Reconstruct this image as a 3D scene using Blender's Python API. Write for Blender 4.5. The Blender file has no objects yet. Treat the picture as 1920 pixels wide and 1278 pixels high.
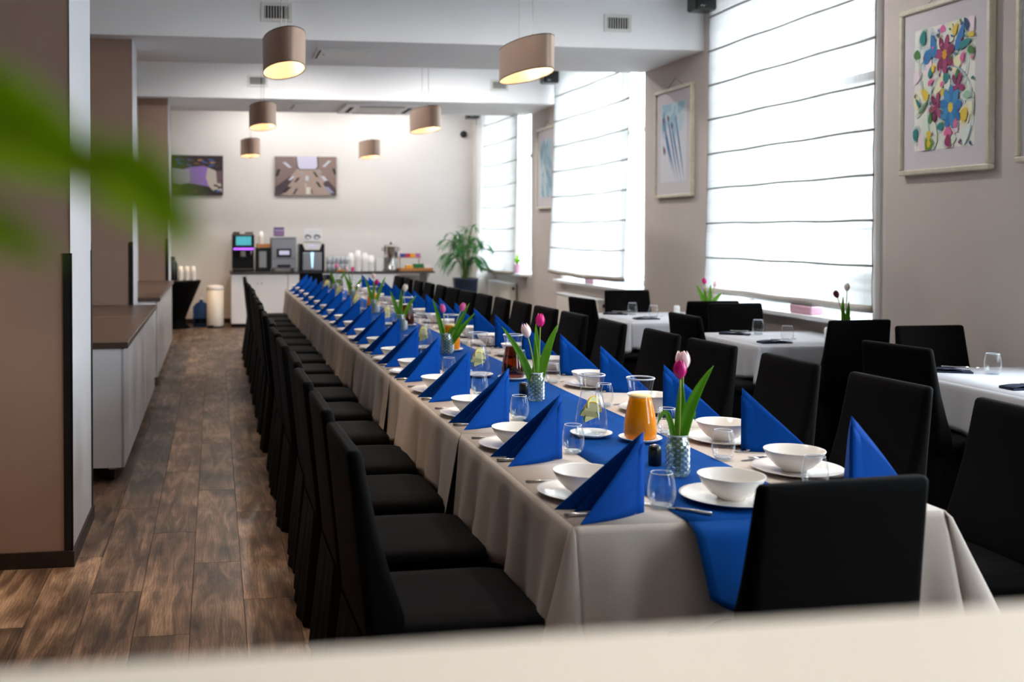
import bpy, bmesh, math, random
from mathutils import Vector, Matrix
PI = math.pi
S = bpy.context.scene
COL = S.collection
random.seed(7)

# ------------------------------------------------------------ camera, world, light, exposure
H = 1.587
YAW = math.atan(298 / 1970.0)
PIT = math.atan(35 / 1970.0)
cam_d = bpy.data.cameras.new('camera')
cam = bpy.data.objects.new('camera', cam_d)
COL.objects.link(cam)
cam.location = (0, 0, H)
cam.rotation_euler = (PI / 2 - PIT, 0, -YAW)
cam_d.sensor_fit = 'HORIZONTAL'
cam_d.sensor_width = 36
cam_d.lens = 1970 * 36 / 1920
cam_d.shift_x = (960 - 700) / 1920
cam_d.shift_y = -(639 - 467) / 1920
cam_d.clip_start = 0.02
cam_d.dof.use_dof = True
cam_d.dof.focus_distance = 4.5
cam_d.dof.aperture_fstop = 2.5
S.camera = cam

w = bpy.data.worlds.new('sky')
S.world = w
w.use_nodes = True
bg = w.node_tree.nodes['Background']
bg.inputs['Color'].default_value = (0.80, 0.90, 1.0, 1)
bg.inputs['Strength'].default_value = 13.0

S.view_settings.view_transform = 'Standard'
S.view_settings.look = 'None'
S.view_settings.gamma = 1
S.view_settings.use_curve_mapping = False
S.view_settings.exposure = 0.12
try:
    S.cycles.use_denoising = True
    S.cycles.max_bounces = 10
    S.cycles.diffuse_bounces = 5
    S.cycles.transparent_max_bounces = 24
    S.cycles.sample_clamp_indirect = 6
    S.cycles.caustics_reflective = False
    S.cycles.caustics_refractive = False
except Exception:
    pass

WX = 4.87          # window wall
BY = 18.2          # back wall
TZ = 0.765         # table height
CEIL = 4.15
WINDOWS = [(7.56, 9.70), (11.85, 14.35), (16.18, 17.95), (2.7, 5.25), (-1.7, 0.9)]
RV = 0.5           # soft rounded reveal on the camera side of each opening
WZ0, WZ1 = 0.90, 3.85

def area_portal(y0, y1):
    l = bpy.data.lights.new('window_portal', 'AREA')
    l.shape = 'RECTANGLE'
    l.size = WZ1 - WZ0
    l.size_y = y1 - y0
    l.cycles.is_portal = True
    o = bpy.data.objects.new('window_portal', l)
    COL.objects.link(o)
    o.location = (WX + 0.53, (y0 + y1) / 2, (WZ0 + WZ1) / 2)
    o.rotation_euler = (0, PI / 2, 0)
for a, b in WINDOWS:
    area_portal(a, b)

WARM = (1.0, 0.66, 0.36)
def ceiling_spot_light(x, y, z, energy, angle=110, tgt=None, col=WARM, blend=0.9, r=0.06):
    l = bpy.data.lights.new('added_downlight_beam', 'SPOT')
    l.energy = energy; l.color = col; l.spot_size = math.radians(angle); l.spot_blend = blend
    l.shadow_soft_size = r
    o = bpy.data.objects.new('added_downlight_beam', l)
    COL.objects.link(o)
    o.location = (x, y, z)
    if tgt:
        d = Vector(tgt) - Vector((x, y, z))
        o.rotation_euler = d.to_track_quat('-Z', 'Y').to_euler()
    return o
ADDED_DOWNLIGHTS = [(-1.55, 3.7), (-1.35, 8.0), (-1.25, 12.6), (-0.4, 16.6), (-3.0, 6.0), (-3.0, 10.5), (-3.0, 15.0), (-1.6, 0.6), (0.6, 0.3), (2.6, -0.6)]  # unseen ceiling lights, added to warm pillars, aisle, side room and ledge
for x, y in ADDED_DOWNLIGHTS:
    if y < 1:
        ceiling_spot_light(x, y, CEIL - 0.03, 150 if x == 0.6 else 12, 44 if x == 0.6 else 100, col=(1.0, 0.88, 0.74))
    else:
        ceiling_spot_light(x, y, CEIL - 0.03, 330, 74, blend=1.0)
ceiling_spot_light(0.0, 5.3, CEIL - 0.03, 230, 46, blend=1.0)  # unseen light added for the warm pool on the aisle floor

# unseen lights added above the dining table to brighten table, beams and back wall
ADDED_TABLE_LIGHTS = [(0.95, 4.3), (2.5, 4.3), (1.0, 7.9), (3.2, 7.9), (1.0, 13.0), (3.2, 13.0), (0.9, 17.0), (2.9, 17.0)]
for x, y in ADDED_TABLE_LIGHTS:
    if y < 5:
        ceiling_spot_light(x, y, CEIL - 0.03, 150, 70, col=(1.0, 0.90, 0.80), blend=0.8)
    else:
        ceiling_spot_light(x, y, CEIL - 0.03, (80 if x < 2 else 150) if y < 9 else (170 if y < 15 else 115), 168, col=(1.0, 0.97, 0.94), blend=0.5)

# ------------------------------------------------------------ materials
def lin(c):
    c = c / 255.0
    return c / 12.92 if c <= 0.04045 else ((c + 0.055) / 1.055) ** 2.4
def rgb(r, g, b):
    return (lin(r), lin(g), lin(b), 1)
def mat(name, col, rough=0.6, spec=0.4, metal=0.0, noise=0.0, nscale=30, bump=0.0, bscale=200, emit=None, estr=0, coat=0, sheen=0, stretch=None):
    m = bpy.data.materials.new(name)
    m.use_nodes = True
    nt = m.node_tree; N = nt.nodes; L = nt.links
    p = N['Principled BSDF']
    p.inputs['Base Color'].default_value = col
    p.inputs['Roughness'].default_value = rough
    p.inputs['Specular IOR Level'].default_value = spec
    p.inputs['Metallic'].default_value = metal
    p.inputs['Coat Weight'].default_value = coat
    p.inputs['Sheen Weight'].default_value = sheen
    if emit:
        p.inputs['Emission Color'].default_value = emit
        p.inputs['Emission Strength'].default_value = estr
    if noise or bump:
        tc = N.new('ShaderNodeTexCoord'); mp = N.new('ShaderNodeMapping')
        L.new(tc.outputs['Object'], mp.inputs['Vector'])
        if stretch: mp.inputs['Scale'].default_value = stretch
    if noise:
        n = N.new('ShaderNodeTexNoise'); n.inputs['Scale'].default_value = nscale; n.inputs['Detail'].default_value = 4
        L.new(mp.outputs['Vector'], n.inputs['Vector'])
        cr = N.new('ShaderNodeValToRGB')
        cr.color_ramp.elements[0].position = 0.3; cr.color_ramp.elements[1].position = 0.7
        cr.color_ramp.elements[0].color = tuple(c * (1 - noise) for c in col[:3]) + (1,)
        cr.color_ramp.elements[1].color = tuple(min(1, c * (1 + noise)) for c in col[:3]) + (1,)
        L.new(n.outputs['Fac'], cr.inputs['Fac']); L.new(cr.outputs['Color'], p.inputs['Base Color'])
    if bump:
        n2 = N.new('ShaderNodeTexNoise'); n2.inputs['Scale'].default_value = bscale; n2.inputs['Detail'].default_value = 3
        L.new(mp.outputs['Vector'], n2.inputs['Vector'])
        b = N.new('ShaderNodeBump'); b.inputs['Strength'].default_value = bump; b.inputs['Distance'].default_value = 0.002
        L.new(n2.outputs['Fac'], b.inputs['Height']); L.new(b.outputs['Normal'], p.inputs['Normal'])
    return m

def glass_mat(name, tint=(1, 1, 1, 1), refl=1.0, rough=0.02, edge=0.55, body=0.0, ecol=(0.85, 0.9, 0.95, 1)):
    """thin clear glass: see-through body, mirror-like by Fresnel, a touch denser where seen edge-on"""
    m = bpy.data.materials.new(name); m.use_nodes = True
    nt = m.node_tree; N = nt.nodes; L = nt.links
    for n in list(N):
        if n.type == 'BSDF_PRINCIPLED': N.remove(n)
    out = [n for n in N if n.type == 'OUTPUT_MATERIAL'][0]
    tr = N.new('ShaderNodeBsdfTransparent'); tr.inputs['Color'].default_value = tint
    gl = N.new('ShaderNodeBsdfGlossy'); gl.inputs['Roughness'].default_value = rough
    lf = N.new('ShaderNodeLayerWeight'); lf.inputs['Blend'].default_value = 0.5
    p4 = N.new('ShaderNodeMath'); p4.operation = 'POWER'; p4.inputs[1].default_value = 4.0
    L.new(lf.outputs['Facing'], p4.inputs[0])
    mu = N.new('ShaderNodeMath'); mu.operation = 'MULTIPLY_ADD'; mu.inputs[1].default_value = 0.55 * refl; mu.inputs[2].default_value = 0.035 * refl; mu.use_clamp = True
    L.new(p4.outputs[0], mu.inputs[0])
    mx = N.new('ShaderNodeMixShader')
    L.new(mu.outputs[0], mx.inputs['Fac']); L.new(tr.outputs[0], mx.inputs[1]); L.new(gl.outputs[0], mx.inputs[2])
    lw = N.new('ShaderNodeLayerWeight'); lw.inputs['Blend'].default_value = 0.25
    pw = N.new('ShaderNodeMath'); pw.operation = 'POWER'; pw.inputs[1].default_value = 2.0
    L.new(lw.outputs['Facing'], pw.inputs[0])
    m2 = N.new('ShaderNodeMath'); m2.operation = 'MULTIPLY'; m2.inputs[1].default_value = edge
    L.new(pw.outputs[0], m2.inputs[0])
    df = N.new('ShaderNodeBsdfDiffuse'); df.inputs['Color'].default_value = ecol
    mx2 = N.new('ShaderNodeMixShader')
    L.new(m2.outputs[0], mx2.inputs['Fac']); L.new(mx.outputs[0], mx2.inputs[1]); L.new(df.outputs[0], mx2.inputs[2])
    m3 = N.new('ShaderNodeMath'); m3.operation = 'ADD'; m3.inputs[1].default_value = body; m3.use_clamp = True
    L.new(m2.outputs[0], m3.inputs[0]); L.new(m3.outputs[0], mx2.inputs['Fac'])
    L.new(mx2.outputs[0], out.inputs['Surface'])
    return m

def pressed(*a, **k):
    """pressed glass: the thin glass with a raised diamond relief that scatters light"""
    m = glass_mat('pressed_glass', *a, **k)
    nt = m.node_tree; N = nt.nodes; L = nt.links
    out = [n for n in N if n.type == 'OUTPUT_MATERIAL'][0]
    base = out.inputs['Surface'].links[0].from_socket
    tc = N.new('ShaderNodeTexCoord'); sp = N.new('ShaderNodeSeparateXYZ'); L.new(tc.outputs['Object'], sp.inputs[0])
    at = N.new('ShaderNodeMath'); at.operation = 'ARCTAN2'; L.new(sp.outputs['Y'], at.inputs[0]); L.new(sp.outputs['X'], at.inputs[1])
    def wave(sz, sa):
        z = N.new('ShaderNodeMath'); z.operation = 'MULTIPLY'; z.inputs[1].default_value = sz; L.new(sp.outputs['Z'], z.inputs[0])
        q = N.new('ShaderNodeMath'); q.operation = 'MULTIPLY_ADD'; q.inputs[1].default_value = sa; L.new(at.outputs[0], q.inputs[0]); L.new(z.outputs[0], q.inputs[2])
        s_ = N.new('ShaderNodeMath'); s_.operation = 'SINE'; L.new(q.outputs[0], s_.inputs[0])
        return s_.outputs[0]
    mu = N.new('ShaderNodeMath'); mu.operation = 'MULTIPLY'; L.new(wave(330, 0), mu.inputs[0]); L.new(wave(0, 9), mu.inputs[1])
    mr = N.new('ShaderNodeMapRange'); mr.inputs['From Min'].default_value = 0.0; mr.inputs['From Max'].default_value = 0.7; mr.inputs['To Max'].default_value = 0.55
    L.new(mu.outputs[0], mr.inputs['Value'])
    df = N.new('ShaderNodeBsdfGlossy'); df.inputs['Color'].default_value = (.85, .93, .95, 1); df.inputs['Roughness'].default_value = 0.45
    mx = N.new('ShaderNodeMixShader'); L.new(mr.outputs[0], mx.inputs['Fac']); L.new(base, mx.inputs[1]); L.new(df.outputs[0], mx.inputs[2])
    L.new(mx.outputs[0], out.inputs['Surface'])
    return m

def sheer_mat(name):
    """sheer woven blind fabric: part open weave, part fibre that passes light on"""
    m = bpy.data.materials.new(name); m.use_nodes = True
    nt = m.node_tree; N = nt.nodes; L = nt.links
    for n in list(N):
        if n.type == 'BSDF_PRINCIPLED': N.remove(n)
    out = [n for n in N if n.type == 'OUTPUT_MATERIAL'][0]
    tc = N.new('ShaderNodeTexCoord')
    def lines(axis, scale):
        mp = N.new('ShaderNodeMapping')
        sc = [0.02, 0.02, 0.02]; sc[axis] = 1
        mp.inputs['Scale'].default_value = sc
        L.new(tc.outputs['Object'], mp.inputs['Vector'])
        n = N.new('ShaderNodeTexNoise'); n.inputs['Scale'].default_value = scale; n.inputs['Detail'].default_value = 5
        n.inputs['Roughness'].default_value = 0.8
        L.new(mp.outputs['Vector'], n.inputs['Vector'])
        r = N.new('ShaderNodeMapRange'); r.inputs['From Min'].default_value = 0.3; r.inputs['From Max'].default_value = 0.75
        L.new(n.outputs['Fac'], r.inputs['Value'])
        return r.outputs['Result']
    a = lines(1, 26); b = lines(2, 16)
    mu = N.new('ShaderNodeMath'); mu.operation = 'MAXIMUM'; L.new(a, mu.inputs[0]); L.new(b, mu.inputs[1])
    mr = N.new('ShaderNodeMapRange'); mr.inputs['To Min'].default_value = 0.14; mr.inputs['To Max'].default_value = 0.03
    L.new(mu.outputs[0], mr.inputs['Value'])
    tr = N.new('ShaderNodeBsdfTransparent')
    tl = N.new('ShaderNodeBsdfTranslucent'); tl.inputs['Color'].default_value = (0.54, 0.54, 0.54, 1)
    df = N.new('ShaderNodeBsdfDiffuse'); df.inputs['Color'].default_value = (0.8, 0.8, 0.79, 1)
    mc = N.new('ShaderNodeMapRange'); mc.inputs['To Min'].default_value = 0.52; mc.inputs['To Max'].default_value = 0.24
    L.new(mu.outputs[0], mc.inputs['Value'])
    cc = N.new('ShaderNodeCombineColor'); 
    for k_ in range(3): L.new(mc.outputs['Result'], cc.inputs[k_])
    L.new(cc.outputs[0], tl.inputs['Color'])
    m1 = N.new('ShaderNodeMixShader'); m1.inputs['Fac'].default_value = 0.3
    L.new(tl.outputs[0], m1.inputs[1]); L.new(df.outputs[0], m1.inputs[2])
    m2 = N.new('ShaderNodeMixShader'); L.new(mr.outputs['Result'], m2.inputs['Fac'])
    L.new(m1.outputs[0], m2.inputs[1]); L.new(tr.outputs[0], m2.inputs[2])
    L.new(m2.outputs[0], out.inputs['Surface'])
    return m

def plank_mat():
    m = bpy.data.materials.new('weathered_oak_vinyl'); m.use_nodes = True
    nt = m.node_tree; N = nt.nodes; L = nt.links
    p = N['Principled BSDF']
    tc = N.new('ShaderNodeTexCoord'); oi = N.new('ShaderNodeObjectInfo')
    geo = N.new('ShaderNodeNewGeometry')
    rs = N.new('ShaderNodeVectorMath'); rs.operation = 'SCALE'
    rs.inputs[0].default_value = (37.0, 91.0, 17.0); L.new(oi.outputs['Random'], rs.inputs['Scale'])
    ad = N.new('ShaderNodeVectorMath'); ad.operation = 'ADD'
    L.new(geo.outputs['Position'], ad.inputs[0]); L.new(rs.outputs[0], ad.inputs[1])
    mp = N.new('ShaderNodeMapping'); mp.inputs['Scale'].default_value = (6.5, .85, 1); L.new(ad.outputs[0], mp.inputs['Vector'])
    n1 = N.new('ShaderNodeTexNoise'); n1.inputs['Scale'].default_value = 2.2; n1.inputs['Detail'].default_value = 8; n1.inputs['Distortion'].default_value = 1.6
    L.new(mp.outputs[0], n1.inputs['Vector'])
    mp2 = N.new('ShaderNodeMapping'); mp2.inputs['Scale'].default_value = (2.4, 1.6, 1); L.new(ad.outputs[0], mp2.inputs['Vector'])
    n2 = N.new('ShaderNodeTexNoise'); n2.inputs['Scale'].default_value = 1.6; n2.inputs['Detail'].default_value = 5
    L.new(mp2.outputs[0], n2.inputs['Vector'])
    cr = N.new('ShaderNodeValToRGB'); e = cr.color_ramp.elements
    e[0].position = 0.36; e[0].color = rgb(40, 32, 28)
    e[1].position = 0.66; e[1].color = rgb(158, 134, 114)
    x = e.new(0.5); x.color = rgb(98, 80, 67)
    mxv = N.new('ShaderNodeMath'); mxv.operation = 'MULTIPLY_ADD'; mxv.inputs[1].default_value = 0.5
    h = N.new('ShaderNodeMath'); h.operation = 'MULTIPLY'; h.inputs[1].default_value = 0.5
    L.new(n2.outputs['Fac'], h.inputs[0]); L.new(n1.outputs['Fac'], mxv.inputs[0]); L.new(h.outputs[0], mxv.inputs[2])
    L.new(mxv.outputs[0], cr.inputs['Fac'])
    # grain rings
    wv = N.new('ShaderNodeTexWave'); wv.wave_type = 'RINGS'; wv.rings_direction = 'Y'
    wv.inputs['Scale'].default_value = 7; wv.inputs['Distortion'].default_value = 9; wv.inputs['Detail'].default_value = 3; wv.inputs['Detail Scale'].default_value = 1.4
    mp3 = N.new('ShaderNodeMapping'); mp3.inputs['Scale'].default_value = (3.2, 0.75, 1); L.new(ad.outputs[0], mp3.inputs['Vector']); L.new(mp3.outputs[0], wv.inputs['Vector'])
    mr = N.new('ShaderNodeMapRange'); mr.inputs['To Min'].default_value = 0.72; mr.inputs['To Max'].default_value = 1.05; L.new(wv.outputs['Fac'], mr.inputs['Value'])
    vr = N.new('ShaderNodeMapRange'); vr.inputs['To Min'].default_value = 0.78; vr.inputs['To Max'].default_value = 1.18; L.new(oi.outputs['Random'], vr.inputs['Value'])
    mm = N.new('ShaderNodeMath'); mm.operation = 'MULTIPLY'; L.new(mr.outputs[0], mm.inputs[0]); L.new(vr.outputs[0], mm.inputs[1])
    vm = N.new('ShaderNodeVectorMath'); vm.operation = 'SCALE'; L.new(cr.outputs['Color'], vm.inputs[0]); L.new(mm.outputs[0], vm.inputs['Scale'])
    L.new(vm.outputs[0], p.inputs['Base Color'])
    p.inputs['Roughness'].default_value = 0.42
    p.inputs['Specular IOR Level'].default_value = 0.35
    b = N.new('ShaderNodeBump'); b.inputs['Strength'].default_value = 0.25; b.inputs['Distance'].default_value = 0.002
    L.new(n1.outputs['Fac'], b.inputs['Height']); L.new(b.outputs['Normal'], p.inputs['Normal'])
    return m

def leaf_mat(name, col):
    m = mat(name, col, 0.45, 0.3, noise=0.2, nscale=20)
    N = m.node_tree.nodes; L = m.node_tree.links
    out = [n for n in N if n.type == 'OUTPUT_MATERIAL'][0]
    tl = N.new('ShaderNodeBsdfTranslucent'); tl.inputs['Color'].default_value = col
    mx = N.new('ShaderNodeMixShader'); mx.inputs['Fac'].default_value = 0.45
    L.new(N['Principled BSDF'].outputs[0], mx.inputs[1]); L.new(tl.outputs[0], mx.inputs[2]); L.new(mx.outputs[0], out.inputs['Surface'])
    return m

def vcol_mat(name, rough=0.7):
    m = bpy.data.materials.new(name); m.use_nodes = True
    N = m.node_tree.nodes; L = m.node_tree.links
    a = N.new('ShaderNodeVertexColor'); a.layer_name = 'col'
    p = N['Principled BSDF']; p.inputs['Roughness'].default_value = rough
    L.new(a.outputs['Color'], p.inputs['Base Color'])
    return m

M = dict(
    wall=mat('white_plaster', rgb(226, 221, 217), 0.85, 0.2, noise=0.015, nscale=3, bump=0.15, bscale=120),
    taupe=mat('taupe_plaster', rgb(204, 193, 186), 0.85, 0.2, noise=0.02, nscale=3, bump=0.2, bscale=120),
    beige=mat('beige_plaster', rgb(156, 130, 116), 0.85, 0.2, noise=0.03, nscale=4, bump=0.2, bscale=120),
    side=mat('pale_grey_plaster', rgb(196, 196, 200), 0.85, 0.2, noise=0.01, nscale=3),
    brown=mat('brown_plaster', rgb(88, 72, 63), 0.85, 0.2, noise=0.03, nscale=4, bump=0.2, bscale=120),  # for unseen walls, tone darkened to cut bounced fill light
    ceil=mat('ceiling_paint', rgb(243, 243, 244), 0.9, 0.2, noise=0.01, nscale=2),
    plank=plank_mat(),
    subfloor=mat('dark_joint', rgb(50, 41, 36), 0.8, noise=0.1),
    dark=mat('black_metal', rgb(16, 16, 17), 0.45, 0.4, noise=0.05),
    darkwood=mat('dark_wood_edge', rgb(46, 34, 30), 0.5, 0.3, noise=0.2, nscale=20, stretch=(1, 8, 1)),
    chair=mat('black_stretch_fabric', rgb(7, 6, 6), 0.75, 0.07, noise=0.12, nscale=300, bump=0.3, bscale=500),
    cloth=mat('greige_linen', rgb(206, 192, 181), 0.9, 0.15, noise=0.03, nscale=150, bump=0.25, bscale=400),
    cloth2=mat('white_linen', rgb(206, 207, 213), 0.9, 0.15, noise=0.02, nscale=150, bump=0.25, bscale=400),
    runner=mat('blue_runner_cloth', rgb(2, 68, 142), 0.85, 0.08, noise=0.08, nscale=200, bump=0.25, bscale=500),
    napkin=mat('blue_paper_napkin', rgb(0, 68, 154), 0.8, 0.1, noise=0.05, nscale=60, bump=0.3, bscale=700),
    navy=mat('dark_folded_napkin', rgb(30, 36, 58), 0.8, 0.3, noise=0.08, nscale=100),
    china=mat('glazed_porcelain', rgb(241, 234, 226), 0.16, 0.5, noise=0.01, nscale=8),
    steel=mat('polished_steel', rgb(205, 203, 200), 0.22, 0.5, metal=1.0, noise=0.02, nscale=30),
    glass=glass_mat('clear_glass'),
    pane=glass_mat('window_glass', (0.97, 0.985, 0.98, 1), 0.6, 0.0, 0.02),
    vase=pressed( (0.66, 0.76, 0.78, 1), 3.5, 0.08, 0.8, body=0.12, ecol=(0.50, 0.62, 0.64, 1)),
    water=glass_mat('still_water', (0.93, 0.96, 0.98, 1), 0.7, 0.01, 0.12),
    juice=mat('orange_juice', rgb(255, 148, 0), 0.4, 0.05, noise=0.03, nscale=20),
    peach=mat('peach_juice', rgb(246, 196, 128), 0.25, 0.5, noise=0.03, nscale=20),
    foam=mat('juice_foam', rgb(252, 214, 150), 0.6, 0.3, noise=0.03, nscale=80),
    cola=glass_mat('iced_tea', (0.42, 0.13, 0.02, 1), 0.7, 0.01, 0.15, ecol=(0.25, 0.07, 0.01, 1)),
    lemon=mat('lemon_flesh', rgb(252, 242, 170), 0.35, 0.5, noise=0.08, nscale=60),
    rind=mat('lemon_rind', rgb(242, 190, 40), 0.4, 0.5, noise=0.05, nscale=60),
    lime=mat('lime_rind', rgb(98, 132, 20), 0.4, 0.5, noise=0.1, nscale=60),
    leaf=leaf_mat('tulip_leaf', rgb(112, 172, 46)),
    stem=mat('tulip_stem', rgb(146, 168, 60), 0.45, 0.4, noise=0.15, nscale=20),
    magenta=mat('magenta_petal', rgb(206, 12, 118), 0.4, 0.4, noise=0.2, nscale=14, stretch=(6, 6, 1)),
    pale=mat('pale_pink_petal', rgb(246, 214, 212), 0.45, 0.4, noise=0.06, nscale=14),
    pink=mat('pink_petal', rgb(226, 96, 158), 0.45, 0.4, noise=0.14, nscale=14),
    whitep=mat('cream_petal', rgb(240, 226, 212), 0.45, 0.4, noise=0.06, nscale=14),
    burg=mat('burgundy_petal', rgb(112, 14, 62), 0.45, 0.4, noise=0.14, nscale=14),
    shade=mat('taupe_lamp_fabric', rgb(192, 162, 142), 0.34, 0.5, metal=0.12, noise=0.05, nscale=120, stretch=(1, 1, 12), bump=0.2, bscale=300),
    shadein=mat('lamp_lining', rgb(240, 226, 204), 0.7, 0.3, noise=0.02),
    cabinet=mat('white_cabinet_lacquer', rgb(241, 241, 243), 0.4, 0.4, noise=0.01),
    fluted=mat('pale_cabinet_front', rgb(196, 194, 198), 0.22, 0.5, noise=0.02, nscale=6),
    worktop=mat('dark_wood_worktop', rgb(78, 64, 56), 0.35, 0.4, noise=0.25, nscale=5, stretch=(1, 6, 1)),
    stonetop=mat('dark_stone_worktop', rgb(58, 58, 60), 0.25, 0.5, noise=0.15, nscale=40),
    black=mat('black_plastic', rgb(14, 14, 15), 0.3, 0.5, noise=0.05),
    silver=mat('brushed_silver', rgb(168, 172, 180), 0.35, 0.5, metal=0.7, noise=0.03, nscale=60, stretch=(1, 1, 20)),
    white=mat('white_plastic', rgb(236, 235, 234), 0.4, 0.4, noise=0.01),
    cup=mat('white_paper_cup', rgb(240, 238, 236), 0.6, 0.3, noise=0.01),
    wood=mat('oak_tray', rgb(190, 126, 70), 0.5, 0.4, noise=0.2, nscale=10, stretch=(8, 1, 1)),
    screen=mat('cyan_screen', rgb(20, 60, 70), 0.2, 0.5, emit=(0.15, 0.75, 0.85, 1), estr=0.55, noise=0.5, nscale=30),
    screen2=mat('small_display', rgb(20, 25, 40), 0.2, 0.5, emit=(0.65, 0.62, 0.8, 1), estr=0.8, noise=0.3, nscale=90),
    purple=mat('purple_light_bar', rgb(120, 60, 200), 0.4, 0.5, emit=(0.45, 0.12, 0.95, 1), estr=1.6, noise=0.05),
    bluelit=mat('lit_dispenser_strip', rgb(160, 200, 240), 0.4, 0.5, emit=(0.5, 0.8, 1.0, 1), estr=1.0, noise=0.05),
    palm=leaf_mat('palm_leaflet', rgb(64, 134, 72)),
    palms=mat('palm_stem', rgb(118, 132, 60), 0.5, 0.4, noise=0.2, nscale=8),
    pot=mat('dark_blue_glaze', rgb(28, 44, 66), 0.25, 0.5, noise=0.1, nscale=6),
    soil=mat('potting_soil', rgb(40, 28, 20), 0.9, 0.2, noise=0.4, nscale=60),
    frame=mat('champagne_wood_frame', rgb(216, 208, 188), 0.35, 0.5, noise=0.1, nscale=20, metal=0.15),
    mount=mat('white_mount_card', rgb(214, 208, 212), 0.9, 0.2, noise=0.01),
    print=vcol_mat('printed_colours'),
    sheer=sheer_mat('sheer_weave'),
    hem=mat('blind_hem', rgb(160, 162, 156), 0.8, 0.2, noise=0.05),
    bar=mat('pale_blind_bar', rgb(206, 200, 192), 0.8, 0.2, noise=0.05),
    winframe=mat('white_window_frame', rgb(232, 234, 236), 0.4, 0.4, noise=0.01),
    radiator=mat('radiator_enamel', rgb(228, 222, 212), 0.4, 0.4, noise=0.01),
    pinkpot=mat('pink_pot', rgb(226, 176, 196), 0.5, 0.4, noise=0.03),
    bottle=glass_mat('blue_bottle', (0.22, 0.36, 0.62, 1), 0.8, 0.05, 0.5, ecol=(0.1, 0.16, 0.3, 1)),
    ledge=mat('cream_ledge', rgb(238, 228, 216), 0.5, 0.4, noise=0.01, nscale=3),
    bigleaf=leaf_mat('big_leaf', rgb(160, 192, 20)),
    bulb=mat('warm_bulb', rgb(255, 230, 190), 0.5, 0.3, emit=(1.0, 0.72, 0.4, 1), estr=3, noise=0.01),
    vent=mat('vent_enamel', rgb(218, 216, 212), 0.4, 0.4, noise=0.01),
    ventdark=mat('vent_duct', rgb(30, 32, 32), 0.8, 0.2, noise=0.1),
    ground=mat('pale_pavement', rgb(176, 174, 170), 0.9, 0.2, noise=0.1, nscale=2),
    tea1=mat('blue_packet', rgb(70, 70, 160), 0.5, noise=0.05), tea2=mat('red_packet', rgb(200, 40, 60), 0.5, noise=0.05),
    tea3=mat('yellow_packet', rgb(240, 180, 50), 0.5, noise=0.05), tea4=mat('violet_packet', rgb(190, 100, 190), 0.5, noise=0.05),
    tea5=mat('green_packet', rgb(40, 120, 70), 0.5, noise=0.05),
)

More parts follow.
